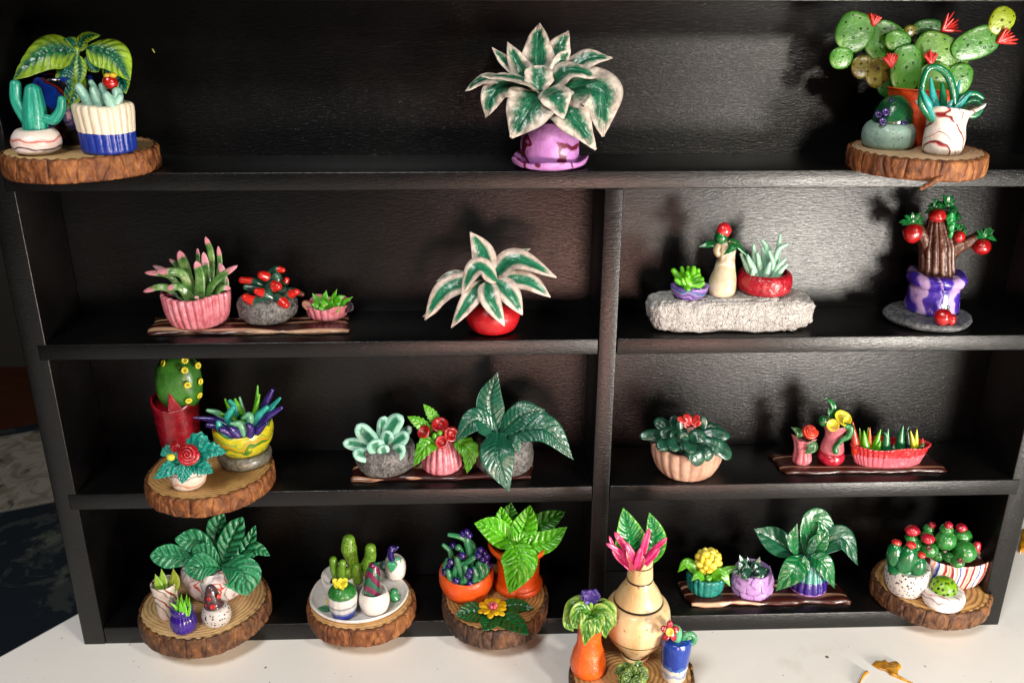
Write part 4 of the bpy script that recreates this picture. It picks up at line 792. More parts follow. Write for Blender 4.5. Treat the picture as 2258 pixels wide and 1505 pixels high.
for pts in ([(430, 250), (380, 215), (325, 195)], [(430, 250), (410, 200), (370, 175)], [(430, 250), (460, 200), (485, 180)], [(430, 255), (470, 230), (480, 210)], [(430, 250), (440, 240), (470, 252)], [(430, 250), (395, 245), (385, 215)]): t.leaf(fl, pts, 50, (60, 70), th=14, prof='petal', name='petal')
tr = tray_('dark brown clay tray with pale chipped front edge under the red boat planter', R3C, 1004, 2160, 592, 280, 30, ZC, TRAYD, 9, skew=-20, wav=.6); zt = tr.top
PV = clay('c06a74', 'd28890', rough=.4, coat=.15)
t = Th('potted_flower', 'orange red rosebud in a small crumpled pink vase', 'flower', R3C, 1195, 532, 62, zt)
t.pot(PV, [(58, 0), (68, 25), (60, 80), (66, 130), (80, 165), (84, 178), (62, 172), (0, 160)], flute=(7, .18, 1.0), rim=(3, 8, .06), noise=6, nsc=160)
OG = streaky('2f5a30', '4a7a44', rough=.32)
t.leaf(OG, [(1190, 380), (1185, 300), (1128, 258)], 62, (0, 0), th=20, prof='lance'); t.leaf(OG, [(1250, 350), (1275, 400), (1225, 445)], 80, (60, 100), th=20); t.tube(OG, [(1230, 380), (1255, 340)], (16, 14), 30)
t.rose(clay('c03420', 'd84c30', rough=.3, coat=.3), 1260, 290, 60, 58, (0, -.7, .7))
t = Th('vase', 'pink waisted vase on a round red foot with yellow flowers and a green vine', 'vase', R3C, 1400, 538, 75, zt)
t.pot(clay('a81a36', 'bd2c46', rough=.25, coat=.4), [(66, 0), (86, 18), (94, 45), (84, 72), (60, 80), (0, 82)], name='foot')
t.pot(PV, [(70, 72), (82, 90), (74, 130), (62, 180), (66, 220), (92, 262), (94, 274), (74, 264), (0, 240)], rim=(2, 8))
YF = clay('d8c62a', 'e6d84a', rough=.35, coat=.2)
for x, y, d, R, ax in ((1488, 195, 40, 58, (.2, -.6, .8)), (1420, 245, 70, 42, (-.2, -.8, .5)), (1510, 225, 60, 38, (.5, -.7, .4))): t.add('flower', t.lathes([(R*.2, -R*.6), (R*.6, -R*.3), (R*1.0, R*.1), (R*.95, R*.2), (R*.5, -R*.1), (0, -R*.3)], at=t.p(x, y, d), axis=ax, n=20, noise=5, rim=(3, 5)), YF)
t.blob(GL, 1355, 215, 20, (36, 34, 40), name='leaf'); t.leaf(GL, [(1430, 220), (1425, 110), (1368, 48)], 44, (-10, -20), th=14, prof='lance'); t.leaf(GL, [(1420, 220), (1400, 160), (1388, 125)], 40, (10, 10), th=14, prof='lance')
t.tube(GL, [(1500, 250), (1545, 260), (1530, 320), (1480, 350), (1440, 400), (1440, 430)], (24, 26, 24, 18, 20, 22), (70, 90), name='vine', n=10)
t = Th('planter', 'long red and pink boat planter full of coloured clay spikes', 'planter', R3C, 1800, 547, 82, zt)
t.pot(banded(((0, 'c96a78'), (.56, 'b5202a'), (1, 'b5202a')), t.h(134), .22), [(225, 0), (240, 12), (258, 56), (275, 106), (288, 128), (280, 136), (262, 122), (250, 96), (0, 92)], squash=.36, flute=(40, .05, 0), rim=(4, 6), noise=9, nsc=150)
t.add('soil', t.lathes([(248, 92), (120, 100), (0, 102)], squash=.34), SOIL)
for c, pts, r, d in (('c8401e', [(1585, 430), (1570, 320), (1558, 220)], 30, 0), ('7fbf2a', [(1625, 430), (1615, 340), (1608, 265)], 16, -30), ('62b81c', [(1655, 440), (1645, 360), (1638, 285)], 32, 15), ('d06a24', [(1680, 430), (1676, 340), (1680, 262)], 20, -20), ('8fca34', [(1668, 420), (1664, 330), (1668, 262)], 16, -40), ('66bc1e', [(1710, 430), (1730, 350), (1756, 275)], 26, 0), ('5fae1a', [(1725, 440), (1740, 390), (1752, 352)], 24, 22), ('148050', [(1790, 430), (1796, 350), (1808, 272)], 30, 20), ('1d8a58', [(1800, 340), (1790, 305), (1775, 300)], 12, 24), ('17794a', [(1890, 420), (1895, 330), (1912, 250)], 32, 0), ('1a5a38', [(1940, 400), (1935, 300), (1955, 250)], 16, -20), ('123a26', [(1948, 410), (1948, 340), (1946, 290)], 16, 20), ('d3cf2a', [(1985, 410), (1980, 350), (1965, 285)], 20, 20), ('d9d534', [(2000, 400), (2005, 330), (2010, 275)], 18, 0), ('4a8a2a', [(1600, 440), (1596, 400), (1592, 360)], 18, 10), ('b5302a', [(2030, 400), (2045, 360), (2050, 335)], 22, 0), ('2f5a30', [(1840, 430), (1845, 400), (1850, 380)], 26, 30), ('4a6a2a', [(2030, 410), (2050, 385), (2062, 370)], 16, 30)):
    t.tube(clay(c, rough=.3, coat=.3), pts, (r*1.2, r*.8, r*.15), d, name='spike', n=10, ns=10)

# ================= row 4, first slice
sl = slice_('wood slice on the lowest shelf under the big ribbed green plant', R4A, 680, 1474, 622, ZF, 172, 1, ('ddc090', 'b8935a'), seed=7); zt = sl.top
t = Th('potted_plant', 'jade green plant with ribbed oval leaves in a marbled white red and black pot', 'plant', R4A, 792, 952, 225, zt)
t.pot(MW3, [(215, 0), (285, 60), (320, 160), (318, 260), (290, 300), (262, 290), (0, 250)], noise=7)
JG = streaky('2f8a5c', '46a878', rough=.34, coat=.2)
for pts, w, d, kw in (([(800, 600), (600, 370), (368, 335)], 200, (20, 30, 40), {}), ([(810, 600), (680, 490), (535, 420)], 190, (120, 140, 120), {}), ([(700, 560), (350, 500), (132, 490)], 210, (60, 110, 120), {}), ([(800, 610), (640, 590), (462, 640)], 230, (180, 260, 270), {}), ([(820, 590), (880, 380), (1010, 125)], 220, (90, 60, 0), {}), ([(790, 560), (760, 280), (830, 90)], 190, (-20, -60, -80), {}), ([(860, 580), (1050, 410), (1132, 205)], 170, (20, -10, -40), {}), ([(900, 560), (1120, 430), (1270, 490)], 140, (-20, -10, 10), {}), ([(810, 590), (980, 640), (1062, 862)], 330, (150, 310, 360), {})):
    t.leaf(JG, pts, w*1.05, d, th=26, veins=7, vamp=.075, fold=.08, prof='obov' if w > 180 else 'ovate', ruffle=.02, **kw)
t = Th('potted_plant', 'three lime shoots in a tall marbled white cup', 'plant', R4A, 312, 1112, 85, zt)
t.pot(marble(((0, 'e9e2d8'), (.3, 'e2d6c8'), (.36, '4a3a34'), (.41, 'e6dccf'), (.6, 'ece5dc'), (.66, '2f2a2a'), (.72, 'c8762c'), (.77, 'b8322a'), (.8, 'eae2d8'), (1, 'efe9e2')), 20, 4, 'DIAGONAL', .35, .15, off=1.4), [(78, 0), (92, 20), (100, 130), (116, 262), (122, 300), (108, 306), (92, 260), (0, 250)])
SH = streaky('7fae34', 'a3c858', rough=.32); SH2 = streaky('5a7a1e', 'a8b83a', '3a4a18', rough=.32)
for m, pts, w, d in ((SH, [(250, 850), (215, 760), (182, 665)], 80, (40, 20)), (SH, [(265, 850), (262, 730), (240, 615)], 75, (10, -10)), (SH2, [(345, 850), (370, 730), (352, 612)], 105, (20, 0))): t.leaf(m, pts, w, d, th=36, prof='lance', pet=.7, fold=.2, name='shoot')
t = Th('potted_plant', 'neon green grass tuft in a glossy purple pot with a lid like rim', 'plant', R4A, 462, 1247, 92, zt)
t.pot(clay('3a1f84', '4a2c9c', rough=.22, coat=.5), [(85, 0), (112, 20), (124, 70), (118, 115), (96, 148), (92, 158), (104, 178), (98, 205), (80, 212), (0, 200)], flute=(18, .06, .8))
NG = clay('6cc41c', '86d82c', rough=.3, coat=.3)
for pts, w, d in (([(440, 1050), (380, 980), (318, 935)], 50, (40, 60)), ([(440, 1050), (400, 960), (395, 880)], 50, (10, 0)), ([(450, 1050), (430, 940), (432, 855)], 55, (-20, -40)), ([(470, 1050), (475, 950), (480, 850)], 52, (-30, -50)), ([(480, 1050), (500, 960), (505, 880)], 46, (0, -10)), ([(440, 1060), (425, 980), (418, 920)], 55, (70, 80)), ([(465, 1060), (462, 980), (455, 915)], 56, (70, 80)), ([(490, 1060), (510, 990), (518, 940)], 42, (60, 60))): t.leaf(NG, pts, w, d, th=18, prof='spike', fold=.2, name='blade')
t = Th('potted_cactus', 'grey brown cone cactus with red dots in a black speckled white bowl', 'cactus', R4A, 772, 1182, 100, zt)
t.pot(clay('dedad4', 'cfcac4', speck='1a1818', sp_scale=620, sp_t=.24), [(90, 0), (125, 22), (138, 75), (125, 125), (95, 152), (0, 158)], noise=4)
t.pot(streaky('4a3f44', '6a4a52', '3e4a40', rough=.22, coat=.5), [(88, 148), (92, 165), (76, 185), (72, 230), (52, 300), (26, 335), (0, 342)], name='cactus_body', shear=(-22, 0))
RDOT = clay('c8201c', 'd8352c', rough=.25, coat=.4)
for x, y, d, r, ax in ((692, 900, 62, 22, (-.3, -.9, .2)), (726, 972, 92, 26, (0, -1, .2)), (782, 875, 45, 24, (.7, -.6, .2)), (700, 848, 40, 18, (-.2, -.5, .9)), (665, 960, 50, 16, (-.9, -.3, 0))): t.add('flower', t.lathes([(r*.9, 0), (r, r*.4), (r*.6, r*.6), (r*.25, r*.35), (0, r*.3)], at=t.p(x, y, d), axis=ax, n=14, sub=2), RDOT)

# ================= row 4, second slice
sl = slice_('thick wood slice under the white clay dish of tiny cacti', R4B, 742, 1405, 618, ZF, 178, 0, ('dcb882', 'bb9058'), seed=9); zt = sl.top
t = Th('clay_dish', 'shallow white clay dish with a hand pinched edge on the thick wood slice', 'dish', R4B, 708, 1192, 500, zt)
t.B[1] = sl.B[1]-18*t.k; t.e.location = t.B
t.pot(clay('f4f1ec', 'eae6e0', rough=.45), [(440, 0), (520, 12), (562, 42), (566, 58), (545, 62), (490, 34), (300, 22), (0, 20)], rim=(5, 9, .012), n=90, name='bowl', squash=.9); zt = zt+t.h(22)
t = Th('potted_cactus', 'knobbly olive green cactus with five columns in a white egg pot with dark blue inside', 'cactus', R4B, 515, 905, 120, zt)
WCL = clay('f6f2ec', 'ece6de', rough=.45)
t.pot(WCL, [(110, 0), (165, 50), (200, 150), (205, 220), (185, 250), (165, 235), (0, 170)], rim=(2, 22), shear=(0, 0)); t.add('soil', t.lathes([(186, 195), (100, 205), (0, 208)]), clay('141a4a', '1c2460', rough=.18, coat=.6))
OL = dots('6f9a2a', '86b03a', '2c3c0e', 4, 9, .15, depth=1.5)
for pts, r, d in (([(680, 620), (640, 430), (600, 300), (596, 200)], (70, 62, 88, 70), (10, -10, -20)), ([(650, 640), (760, 520), (830, 400), (838, 290)], (60, 62, 66, 60), (10, 0)), ([(470, 640), (440, 530), (425, 420)], (42, 48, 44), (60, 60)), ([(530, 650), (515, 540), (528, 450)], (46, 46, 40), (110, 110)), ([(700, 640), (690, 560), (690, 500)], (60, 62, 50), (90, 90)), ([(580, 650), (590, 580), (580, 540)], (56, 60, 54), (60, 60))): t.tube(OL, pts, r, d, name='cactus_column', n=16, ns=16)
t = Th('potted_cactus', 'green globe cactus with a yellow flower in a white pot with blue base', 'cactus', R4B, 542, 1102, 110, zt)
t.pot(banded(((0, '2a3f9a'), (.33, '7a86a8'), (.42, 'c9cac8'), (.6, '9a9ea4'), (.68, 'dcdad4'), (1, 'dcdad4')), t.h(235), .16), [(100, 0), (122, 15), (150, 90), (165, 180), (164, 225), (140, 235), (0, 232)], flute=(14, .02, 0))
t.blob(clay('2c7a34', '3a8c40', rough=.35, coat=.2), 525, 785, 0, (156, 150, 122), name='cactus_body', nu=60, nv=20, rib=.07, rn=12)
for pts in ([(505, 685), (450, 660), (415, 665)], [(505, 690), (470, 700), (440, 720)], [(505, 690), (520, 720), (515, 740)], [(505, 685), (550, 690), (580, 700)], [(505, 680), (550, 655), (590, 645)], [(505, 680), (500, 650), (480, 635)]): t.leaf(YEL, pts, 62, (60, 80, 80), th=14, prof='petal', name='petal', cup=.4)
t = Th('potted_cactus', 'purple and green striped pointed cactus in a plain white egg shaped pot', 'cactus', R4B, 888, 1057, 115, zt)
t.pot(WCL, [(95, 0), (140, 32), (168, 108), (166, 170), (144, 216), (128, 220), (112, 198), (0, 165)], rim=(2, 12), noise=4)
t.tube(marble(((0, '7a1a50'), (.42, '8a2a5e'), (.5, '1f6a4a'), (.85, '2a7a58'), (.92, '6a1a48'), (1, '7a1a50')), 26, 5, 'DIAGONAL', .22, .5), [(855, 850), (852, 720), (865, 570), (872, 490)], (84, 92, 84, 58), (30, 20), name='cactus_body', n=22, ns=20)
t = Th('potted_flower', 'curled purple bloom and mint leaf in a small white egg pot', 'flower', R4B, 1120, 662, 75, zt)
t.pot(WCL, [(66, 0), (98, 30), (116, 110), (108, 180), (90, 215), (72, 212), (0, 195)], rim=(1, 18)); MT = streaky('3f9a6c', '5ab488', rough=.35)
t.leaf(MT, [(1085, 430), (1075, 480), (1065, 560)], 120, (70, 115, 118), th=22); t.leaf(MT, [(1100, 420), (1140, 440), (1150, 480)], 90, (60, 80), th=20); t.tube(VI, [(1078, 440), (1058, 350), (1075, 290), (1105, 300), (1140, 278)], (34, 40, 36, 24, 16), (60, 60), name='flower', n=12); t.leaf(streaky('1c4a38', '2a5c48'), [(1050, 470), (980, 480), (910, 450)], 130, (-30, -40), th=24)
t = Th('clay_cactus', 'jade green bean shaped clay cactus lying loose on the white dish', 'cactus', R4B, 1118, 900, 50, zt)
t.tube(clay('3f9460', '4fa672', rough=.28, coat=.35), [(1098, 770), (1090, 810), (1118, 850), (1112, 848)], (46, 50, 52, 50), (0, 0), name='lobe', n=16); 
t = Th('clay_leaf', 'little dark green clay leaf beside the blue based pot on the white dish', 'leaf', R4B, 320, 990, 10, zt)
t.leaf(streaky('1f6a48', '2f8a5c'), [(400, 965), (330, 960), (250, 950)], 80, (10, 10), th=26, prof='lance', veins=4, name='blade'); t.tube(YEL, [(362, 900), (358, 860), (366, 820)], (16, 14, 10), (10, 0), name='stalk')

# ================= row 4, third slice
sl = slice_('wood slice under the two orange pots and the flat yellow flower', R4C, 675, 1424, 524, ZF, 160, 2, ('c89c66', '98703f'), seed=11); zt = sl.top
ORG = clay('ec6a1c', 'e05c14', rough=.42, vs=100)
t = Th('potted_plant', 'glossy lime green plant with ribbed leaves in an orange pot with wide rim', 'plant', R4C, 888, 962, 205, zt)
t.pot(ORG, [(205, 0), (228, 18), (226, 48), (206, 62), (196, 110), (200, 230), (214, 315), (262, 342), (282, 372), (272, 392), (244, 380), (215, 330), (0, 320)])
GLM = streaky('55b41a', '7ed42c', rough=.24, coat=.45); GLD = streaky('2f7a16', '48981e', rough=.25, coat=.4)
for m, pts, w, d in ((GLM, [(850, 465), (900, 640), (808, 908)], 330, (200, 360, 370)), (GLM, [(850, 470), (660, 320), (485, 262)], 240, (60, 90, 90)), (GLM, [(840, 450), (750, 270), (730, 110)], 190, (10, -10, -20)), (GLD, [(860, 440), (810, 200), (825, 72)], 180, (-40, -70)), (GLM, [(880, 440), (960, 270), (1000, 95)], 240, (30, 10, -20)), (GLD, [(920, 450), (1130, 260), (1322, 158)], 220, (-20, -60, -70)), (GLM, [(920, 480), (1150, 430), (1338, 298)], 210, (80, 110, 80)), (GLM, [(850, 480), (900, 430), (985, 345)], 150, (130, 160, 140))):
    t.leaf(m, pts, w, d, th=24, veins=7, vamp=.065, fold=.1, prof='ovate')
t.tube(GLM, [(870, 620), (870, 520), (860, 460)], (60, 50, 40), (20, 40))
t = Th('potted_plant', 'twisting green stems with purple berries in a round orange bowl', 'plant', R4C, 415, 1018, 185, zt)
t.pot(ORG, [(155, 0), (205, 25), (248, 105), (256, 170), (242, 212), (222, 208), (195, 165), (0, 150)], rim=(2, 14, 0, 1.57), noise=4)
ST = streaky('26784a', '4a9c6c', rough=.25, coat=.45)
for pts, r, d in (([(385, 780), (350, 680), (322, 590)], (36, 32, 26), (130, 130)), ([(470, 720), (450, 560), (420, 430), (405, 360)], (34, 36, 40, 26), (50, 30)), ([(410, 420), (340, 385), (252, 368)], (26, 24, 20), (40, 40)), ([(250, 720), (270, 600), (260, 520), (198, 462)], (26, 26, 24, 18), (40, 30)), ([(480, 580), (420, 620), (350, 650)], (26, 28, 24), (110, 120)), ([(290, 760), (310, 690), (340, 620)], (30, 28, 24), (120, 120)), ([(540, 800), (560, 700), (530, 640)], (50, 44, 40), (110, 90)), ([(225, 740), (215, 660), (235, 600)], (26, 26, 22), (60, 40)), ([(480, 620), (480, 480), (450, 430)], (24, 22, 20), (-10, -20)), ([(400, 800), (400, 760)], (26, 22), (180, 180)), ([(340, 490), (335, 485)], (32, 32), (60, 60)), ([(520, 620), (500, 540), (470, 460)], (30, 26, 20), (20, 0)), ([(300, 820), (260, 760), (240, 700)], (30, 28, 22), (160, 150)), ([(480, 820), (500, 740), (480, 680)], (36, 32, 26), (170, 150)), ([(360, 820), (420, 740), (400, 660)], (34, 30, 24), (170, 160)), ([(330, 700), (380, 600), (360, 500)], (30, 28, 22), (60, 40)), ([(560, 780), (600, 700), (590, 640)], (30, 28, 22), (110, 80))): t.tube(ST, pts, r, d, name='stem', n=10, ns=14)
t.add('leaf', [t.blobs(525, 800, 150, (54, 40, 44), noise=.12), t.blobs(400, 720, 20, (170, 120, 110), noise=.2)], ST)
BP = clay('2e1668', '3e2284', rough=.25, coat=.4)
for x, y, d in ((370, 560, 130), (265, 620, 110), (445, 705, 180), (430, 745, 190), (445, 822, 200), (315, 792, 200), (540, 510, 60), (560, 590, 80), (412, 345, 40), (600, 572, 30), (215, 715, 110), (622, 655, 40), (290, 470, 0), (520, 560, 100), (380, 360, 30), (435, 375, 60), (250, 660, 60), (210, 680, 30), (575, 540, 20), (590, 620, 60)): t.blob(BP, x, y, d, (36, 34, 35), name='berry', nu=14, nv=9, noise=.1)
t = Th('clay_flower', 'flat yellow daisy with pink centre and dark green leaves lying on the wood slice', 'flower', R4C, 660, 1160, 100, zt)
DLG = streaky('0f5a2c', '1c7a40', rough=.28, coat=.35)
def fl_leaf(pts, w, up): 
    S = [GZ(R4C[0]+x*R4C[2], R4C[1]+y*R4C[2], zt+(.0012+u)) for (x, y), u in zip(pts, up)]
    t.add('leaf', leaf_s(S, w*t.k, 20*t.k, veins=6, vamp=.03, fold=.08, face=(0, -.2, 1)), DLG)
fl_leaf([(600, 1080), (440, 1085), (312, 1110)], 250, (0, .0012, .001)); fl_leaf([(650, 1100), (620, 1180), (580, 1252)], 200, (0, .001, .001)); fl_leaf([(690, 1100), (840, 1180), (980, 1288)], 230, (0, .001, .0022)); fl_leaf([(720, 1050), (880, 1020), (1030, 1050)], 180, (0, .001, .0004))
cc = GZ(R4C[0]+655*R4C[2], R4C[1]+1060*R4C[2], zt+.0035)
YP = clay('dcb010', 'e6c224', rough=.35, coat=.2)
for i in range(13):
    a = i/13*2*math.pi+.15; L = (150 if i % 2 else 132)*t.k; lift = .0012 if i % 2 else .0028
    S = [cc+np.array((math.cos(a)*L*f, math.sin(a)*L*f, lift*f*(1.6-f)+.0004)) for f in (.15, .6, 1)]; t.add('petal', leaf_s(S, 62*t.k, 26*t.k, 'petal', fold=.05, face=(0, 0, 1)), YP)
t.add('flower_centre', [blob_s(cc+np.array((math.cos(a)*.0016, math.sin(a)*.0016, .0026)), (.0011, .0011, .0016), nu=8, nv=6) for a in np.linspace(0, 6.28, 7)]+[blob_s(cc+np.array((0, 0, .0014)), (.0024, .0024, .0016), nu=12, nv=8)], clay('d05a68', 'e08a92', rough=.35))

# ================= slice on the table in front
sl = slice_('wood slice on the table in front of the shelf carrying the turned wooden vase', R4V, 635, 1950, 540, 0.0, 150, 1, ('d8b07a', 'aa804c'), seed=13, inside=False, rsc=1.1); zt = sl.top
t = Th('vase', 'turned pale wood vase with dark rings holding pink and green clay leaves', 'vase', R4V, 668, 1352, 112, zt, inside=False)
t.pot(wood_vase(((28, 5), (196, 6), (428, 8), (583, 7), (690, 6)), t.k/t.c), [(108, 0), (118, 12), (104, 34), (128, 62), (190, 120), (246, 196), (270, 275), (266, 320), (258, 362), (238, 398), (206, 420), (182, 424), (193, 434), (184, 456), (158, 498), (122, 545), (104, 578), (101, 588), (104, 600), (100, 640), (96, 690), (94, 722), (84, 726), (74, 700), (0, 690)], n=72)
HP = streaky('c81e66', 'e2488a', along=1, across=5, rough=.34, coat=.2); HR = streaky('8a2a2c', 'b0304e', rough=.34)
VG = varieg('0f7a3a', '17924a', '5aaa1e', edge=.78, soft=.25, tip=.97, rough=.3)
t.leaf(VG, [(660, 540), (630, 330), (572, 72)], 270, (-10, -20, -50), veins=9, vamp=.03, prof='ovate', th=18); t.leaf(VG, [(730, 540), (830, 330), (788, 110)], 200, (-30, -40, -50), veins=9, vamp=.03, th=18)
for pts, w, d, m in (([(650, 560), (540, 430), (432, 362)], 90, (30, 60), HP), ([(655, 560), (590, 400), (500, 268)], 130, (10, 10, 0), HP), ([(660, 560), (640, 450), (590, 350)], 120, (60, 80, 70), HP), ([(690, 560), (740, 400), (788, 235)], 125, (20, 30, 10), HP), ([(700, 560), (820, 420), (935, 315)], 100, (20, 40, 40), HP), ([(680, 570), (700, 480), (725, 390)], 110, (80, 100, 90), HP), ([(700, 570), (800, 480), (872, 395)], 110, (50, 80, 80), HP), ([(640, 570), (520, 460), (458, 300)], 90, (10, 20, 0), HP), ([(650, 575), (620, 500), (598, 415)], 70, (95, 110, 100), HR), ([(700, 575), (730, 520), (740, 460)], 70, (90, 105, 100), HR)):
    t.leaf(m, pts, w*.58, d, th=20, prof='finger', fold=.35, name='petal', ruffle=.05)
t = Th('potted_flower', 'violet flower over ruffled green leaves in a waisted orange vase', 'flower', R4V, 282, 1500, 135, zt, inside=False)
t.pot(clay('f47a22', 'ea6a18', rough=.35, coat=.2), [(115, 0), (142, 25), (150, 70), (132, 140), (104, 220), (96, 300), (104, 380), (118, 440), (118, 470), (98, 472), (0, 455)], noise=6)
RU = varieg('3f7a1c', '5a9428', 'a4c05a', edge=.7, soft=.3, margin2='86aa3c', tip=.97, wob=.6)
for pts, w, d in (([(300, 960), (190, 880), (135, 1010), (165, 1080)], 150, (40, 90, 120)), ([(310, 960), (230, 900), (185, 1000), (195, 1060)], 130, (90, 150, 170)), ([(310, 960), (290, 960), (280, 1090), (258, 1198)], 140, (100, 175, 190)), ([(320, 960), (400, 930), (430, 1040), (425, 1135)], 150, (80, 150, 160)), ([(330, 950), (440, 900), (470, 1000), (462, 1060)], 130, (40, 70, 90)), ([(310, 950), (230, 860), (150, 880), (130, 960)], 130, (-20, 0, 20)), ([(320, 950), (390, 870), (440, 900), (455, 960)], 120, (-20, 0, 20)), ([(315, 960), (350, 970), (345, 1060), (350, 1110)], 130, (120, 180, 180))):
    t.leaf(RU, pts, w, d, th=20, ruffle=.10, veins=6, vamp=.03, fold=.1)
t.tube(clay('86b83a', rough=.3), [(310, 950), (312, 890), (308, 850)], (24, 22, 20), (60, 60))
VF = clay('3a2278', '4c3290', rough=.4)
for pts, w in (([(308, 862), (270, 790), (222, 785)], 90), ([(310, 862), (345, 790), (380, 770)], 90), ([(308, 865), (300, 800), (305, 738)], 90), ([(310, 865), (330, 820), (345, 812)], 80), ([(306, 865), (285, 830), (280, 800)], 80)): t.leaf(VF, pts, w, (60, 70, 60), th=16, prof='petal', name='petal', ruffle=.06)
t = Th('potted_flower', 'red star flower and curled green stem in a blue and white pot', 'flower', R4V, 985, 1520, 98, zt, inside=False)
t.pot(banded(((0, 'd9d6cc'), (.16, '9fb0c4'), (.24, 'd6d4cc'), (.36, '4a78b8'), (.42, '1746a4'), (1, '1746a4')), t.h(300), .35, rough=.22, coat=.5), [(90, 0), (102, 18), (114, 140), (122, 250), (114, 285), (95, 300), (0, 300)], noise=4)
t.tube(clay('5aa880', '74bc94', rough=.25, coat=.4), [(980, 1230), (1010, 1150), (1020, 1080), (990, 1050)], (34, 38, 36, 28), (20, 40), n=12)
CG = clay('4a9468', '66ac80', rough=.22, coat=.5); cu = [(1040, 1210), (1080, 1190)]+[(1118+58*(1-i/26)*math.cos(math.radians(200-i*25)), 1148-58*(1-i/26)*math.sin(math.radians(200-i*25))) for i in range(20)]
t.tube(CG, cu, (22, 24, 20), (20, 20), name='tendril', n=10, ns=50)
for a in (20, 95, 165, 235, 310):
    ar = math.radians(a-4); t.leaf(clay('a3182c', 'b82a3c', rough=.25, coat=.4), [(955, 1080), (955+40*math.cos(ar), 1080-45*math.sin(ar)), (955+80*math.cos(ar), 1080-92*math.sin(ar))], 52, (85, 90, 80), th=22, prof='petal', name='petal')
fc = t.add('flower_centre', t.lathes([(34, 0), (34, 12), (22, 16), (12, 6), (0, 4)], at=t.p(952, 1084, 105), axis=(0, -.9, .45), n=18, sub=2), clay('e0b84a', 'e8c868'))
t = Th('leaf_rosette', 'small clump of ruffled olive green clay leaves in front of the wooden vase', 'plant', R4V, 640, 1600, 90, zt, inside=False)
OLV = varieg('3a5a1e', '567a2c', '88a450', edge=.66, soft=.3, wob=.6, tip=.97)
t.pot(OLV, [(80, 0), (110, 30), (120, 80), (90, 120), (0, 130)], name='base', noise=8)
for pts, w, d in (([(640, 1440), (560, 1400), (505, 1430)], 110, (20, 40)), ([(640, 1440), (600, 1370), (620, 1335)], 110, (0, -20)), ([(640, 1450), (700, 1370), (730, 1365)], 110, (0, -10)), ([(650, 1450), (730, 1430), (780, 1470)], 120, (30, 50)), ([(640, 1460), (580, 1470), (530, 1500)], 120, (70, 100)), ([(650, 1460), (680, 1500), (700, 1560)], 130, (90, 140)), ([(640, 1450), (650, 1400), (640, 1360)], 100, (60, 60)), ([(640, 1460), (610, 1500), (600, 1560)], 120, (100, 140)), ([(650, 1450), (700, 1420), (730, 1410)], 100, (70, 80)), ([(640, 1450), (590, 1430), (570, 1420)], 100, (80, 90))):
    t.leaf(OLV, pts, w, d, th=24, ruffle=.10, veins=4, vamp=.03)

# ================= row 4, right tray
tr = tray_('brown and cream marbled clay tray under the yellow flower ball and the lilac pot', R4D, 212, 2005, 1037, 430, 52, ZF, TRAYM(1.9, 1.0), 12, skew=-40); zt = tr.top
t = Th('potted_plant', 'glossy dark green broad leaved plant in a fluted teal and purple pot', 'plant', R4D, 1600, 932, 185, zt)
t.pot(banded(((0, 'b48cc8'), (.10, '3a2086'), (.46, '3f9a8c'), (1, '3f9a8c')), t.h(300), .05, rough=.3, coat=.25), [(165, 0), (205, 12), (216, 50), (196, 130), (160, 220), (140, 285), (132, 300), (0, 292)], flute=(15, .1, .3))
PL = streaky('0f6a38', '1a8046', rough=.3, coat=.25, along=1); PD = streaky('15553a', '256a4c', rough=.32, coat=.22, along=1)
for m, pts, w, d, kw in ((PD, [(1500, 470), (1230, 300), (1015, 175)], 300, (0, 0, -30), {}), (PL, [(1580, 460), (1700, 90), (1950, 270)], 300, (-30, -40, 0), dict(roll=-15)), (PD, [(1640, 470), (1980, 270), (2165, 575)], 270, (20, 60, 100), {}), (PL, [(1500, 480), (1440, 300), (1497, 112)], 130, (90, 110, 90), {}), (PL, [(1630, 470), (1740, 330), (1848, 205)], 200, (60, 60, 40), {}), (PL, [(1530, 470), (1450, 640), (1258, 862)], 270, (120, 250, 280), {}), (PL, [(1640, 470), (1790, 570), (1908, 832)], 220, (120, 220, 250), {}), (PL, [(1570, 470), (1580, 600), (1530, 710)], 110, (150, 200, 215), {}), (PD, [(1620, 470), (1660, 380), (1695, 265)], 90, (90, 100, 100), {}), (PD, [(1560, 450), (1560, 250), (1620, 130)], 170, (-40, -70), {})):
    t.leaf(m, pts, w, d, th=18, veins=5, vamp=.014, fold=.14, prof='lance', **kw)
t = Th('potted_flower', 'yellow flower ball with lime leaves in a low teal fluted pot', 'flower', R4D, 470, 942, 185, zt)
t.pot(clay('218078', '3aa094', rough=.3, coat=.3, vs=260), [(175, 0), (198, 18), (214, 90), (220, 150), (205, 170), (178, 165), (150, 130), (0, 120)], flute=(20, .07, .6), noise=4)
t.tube(LV, [(490, 800), (500, 680), (505, 600)], (36, 30, 28), (30, 40))
for pts, w, d in (([(460, 760), (290, 560), (172, 655)], 120, (20, 40)), ([(520, 760), (690, 650), (850, 582)], 105, (0, -10)), ([(510, 770), (660, 670), (752, 812)], 130, (90, 200)), ([(480, 770), (400, 690), (325, 750)], 90, (110, 190)), ([(500, 770), (520, 720), (530, 760)], 70, (120, 170))): t.leaf(LV, pts, w, d, th=26, prof='lance', fold=.2)
rs = random.Random(4); fh = t.blob(clay('c9a21e', 'd6b838', rough=.4), 510, 540, 40, (105, 95, 105), name='flower_head', noise=.1)
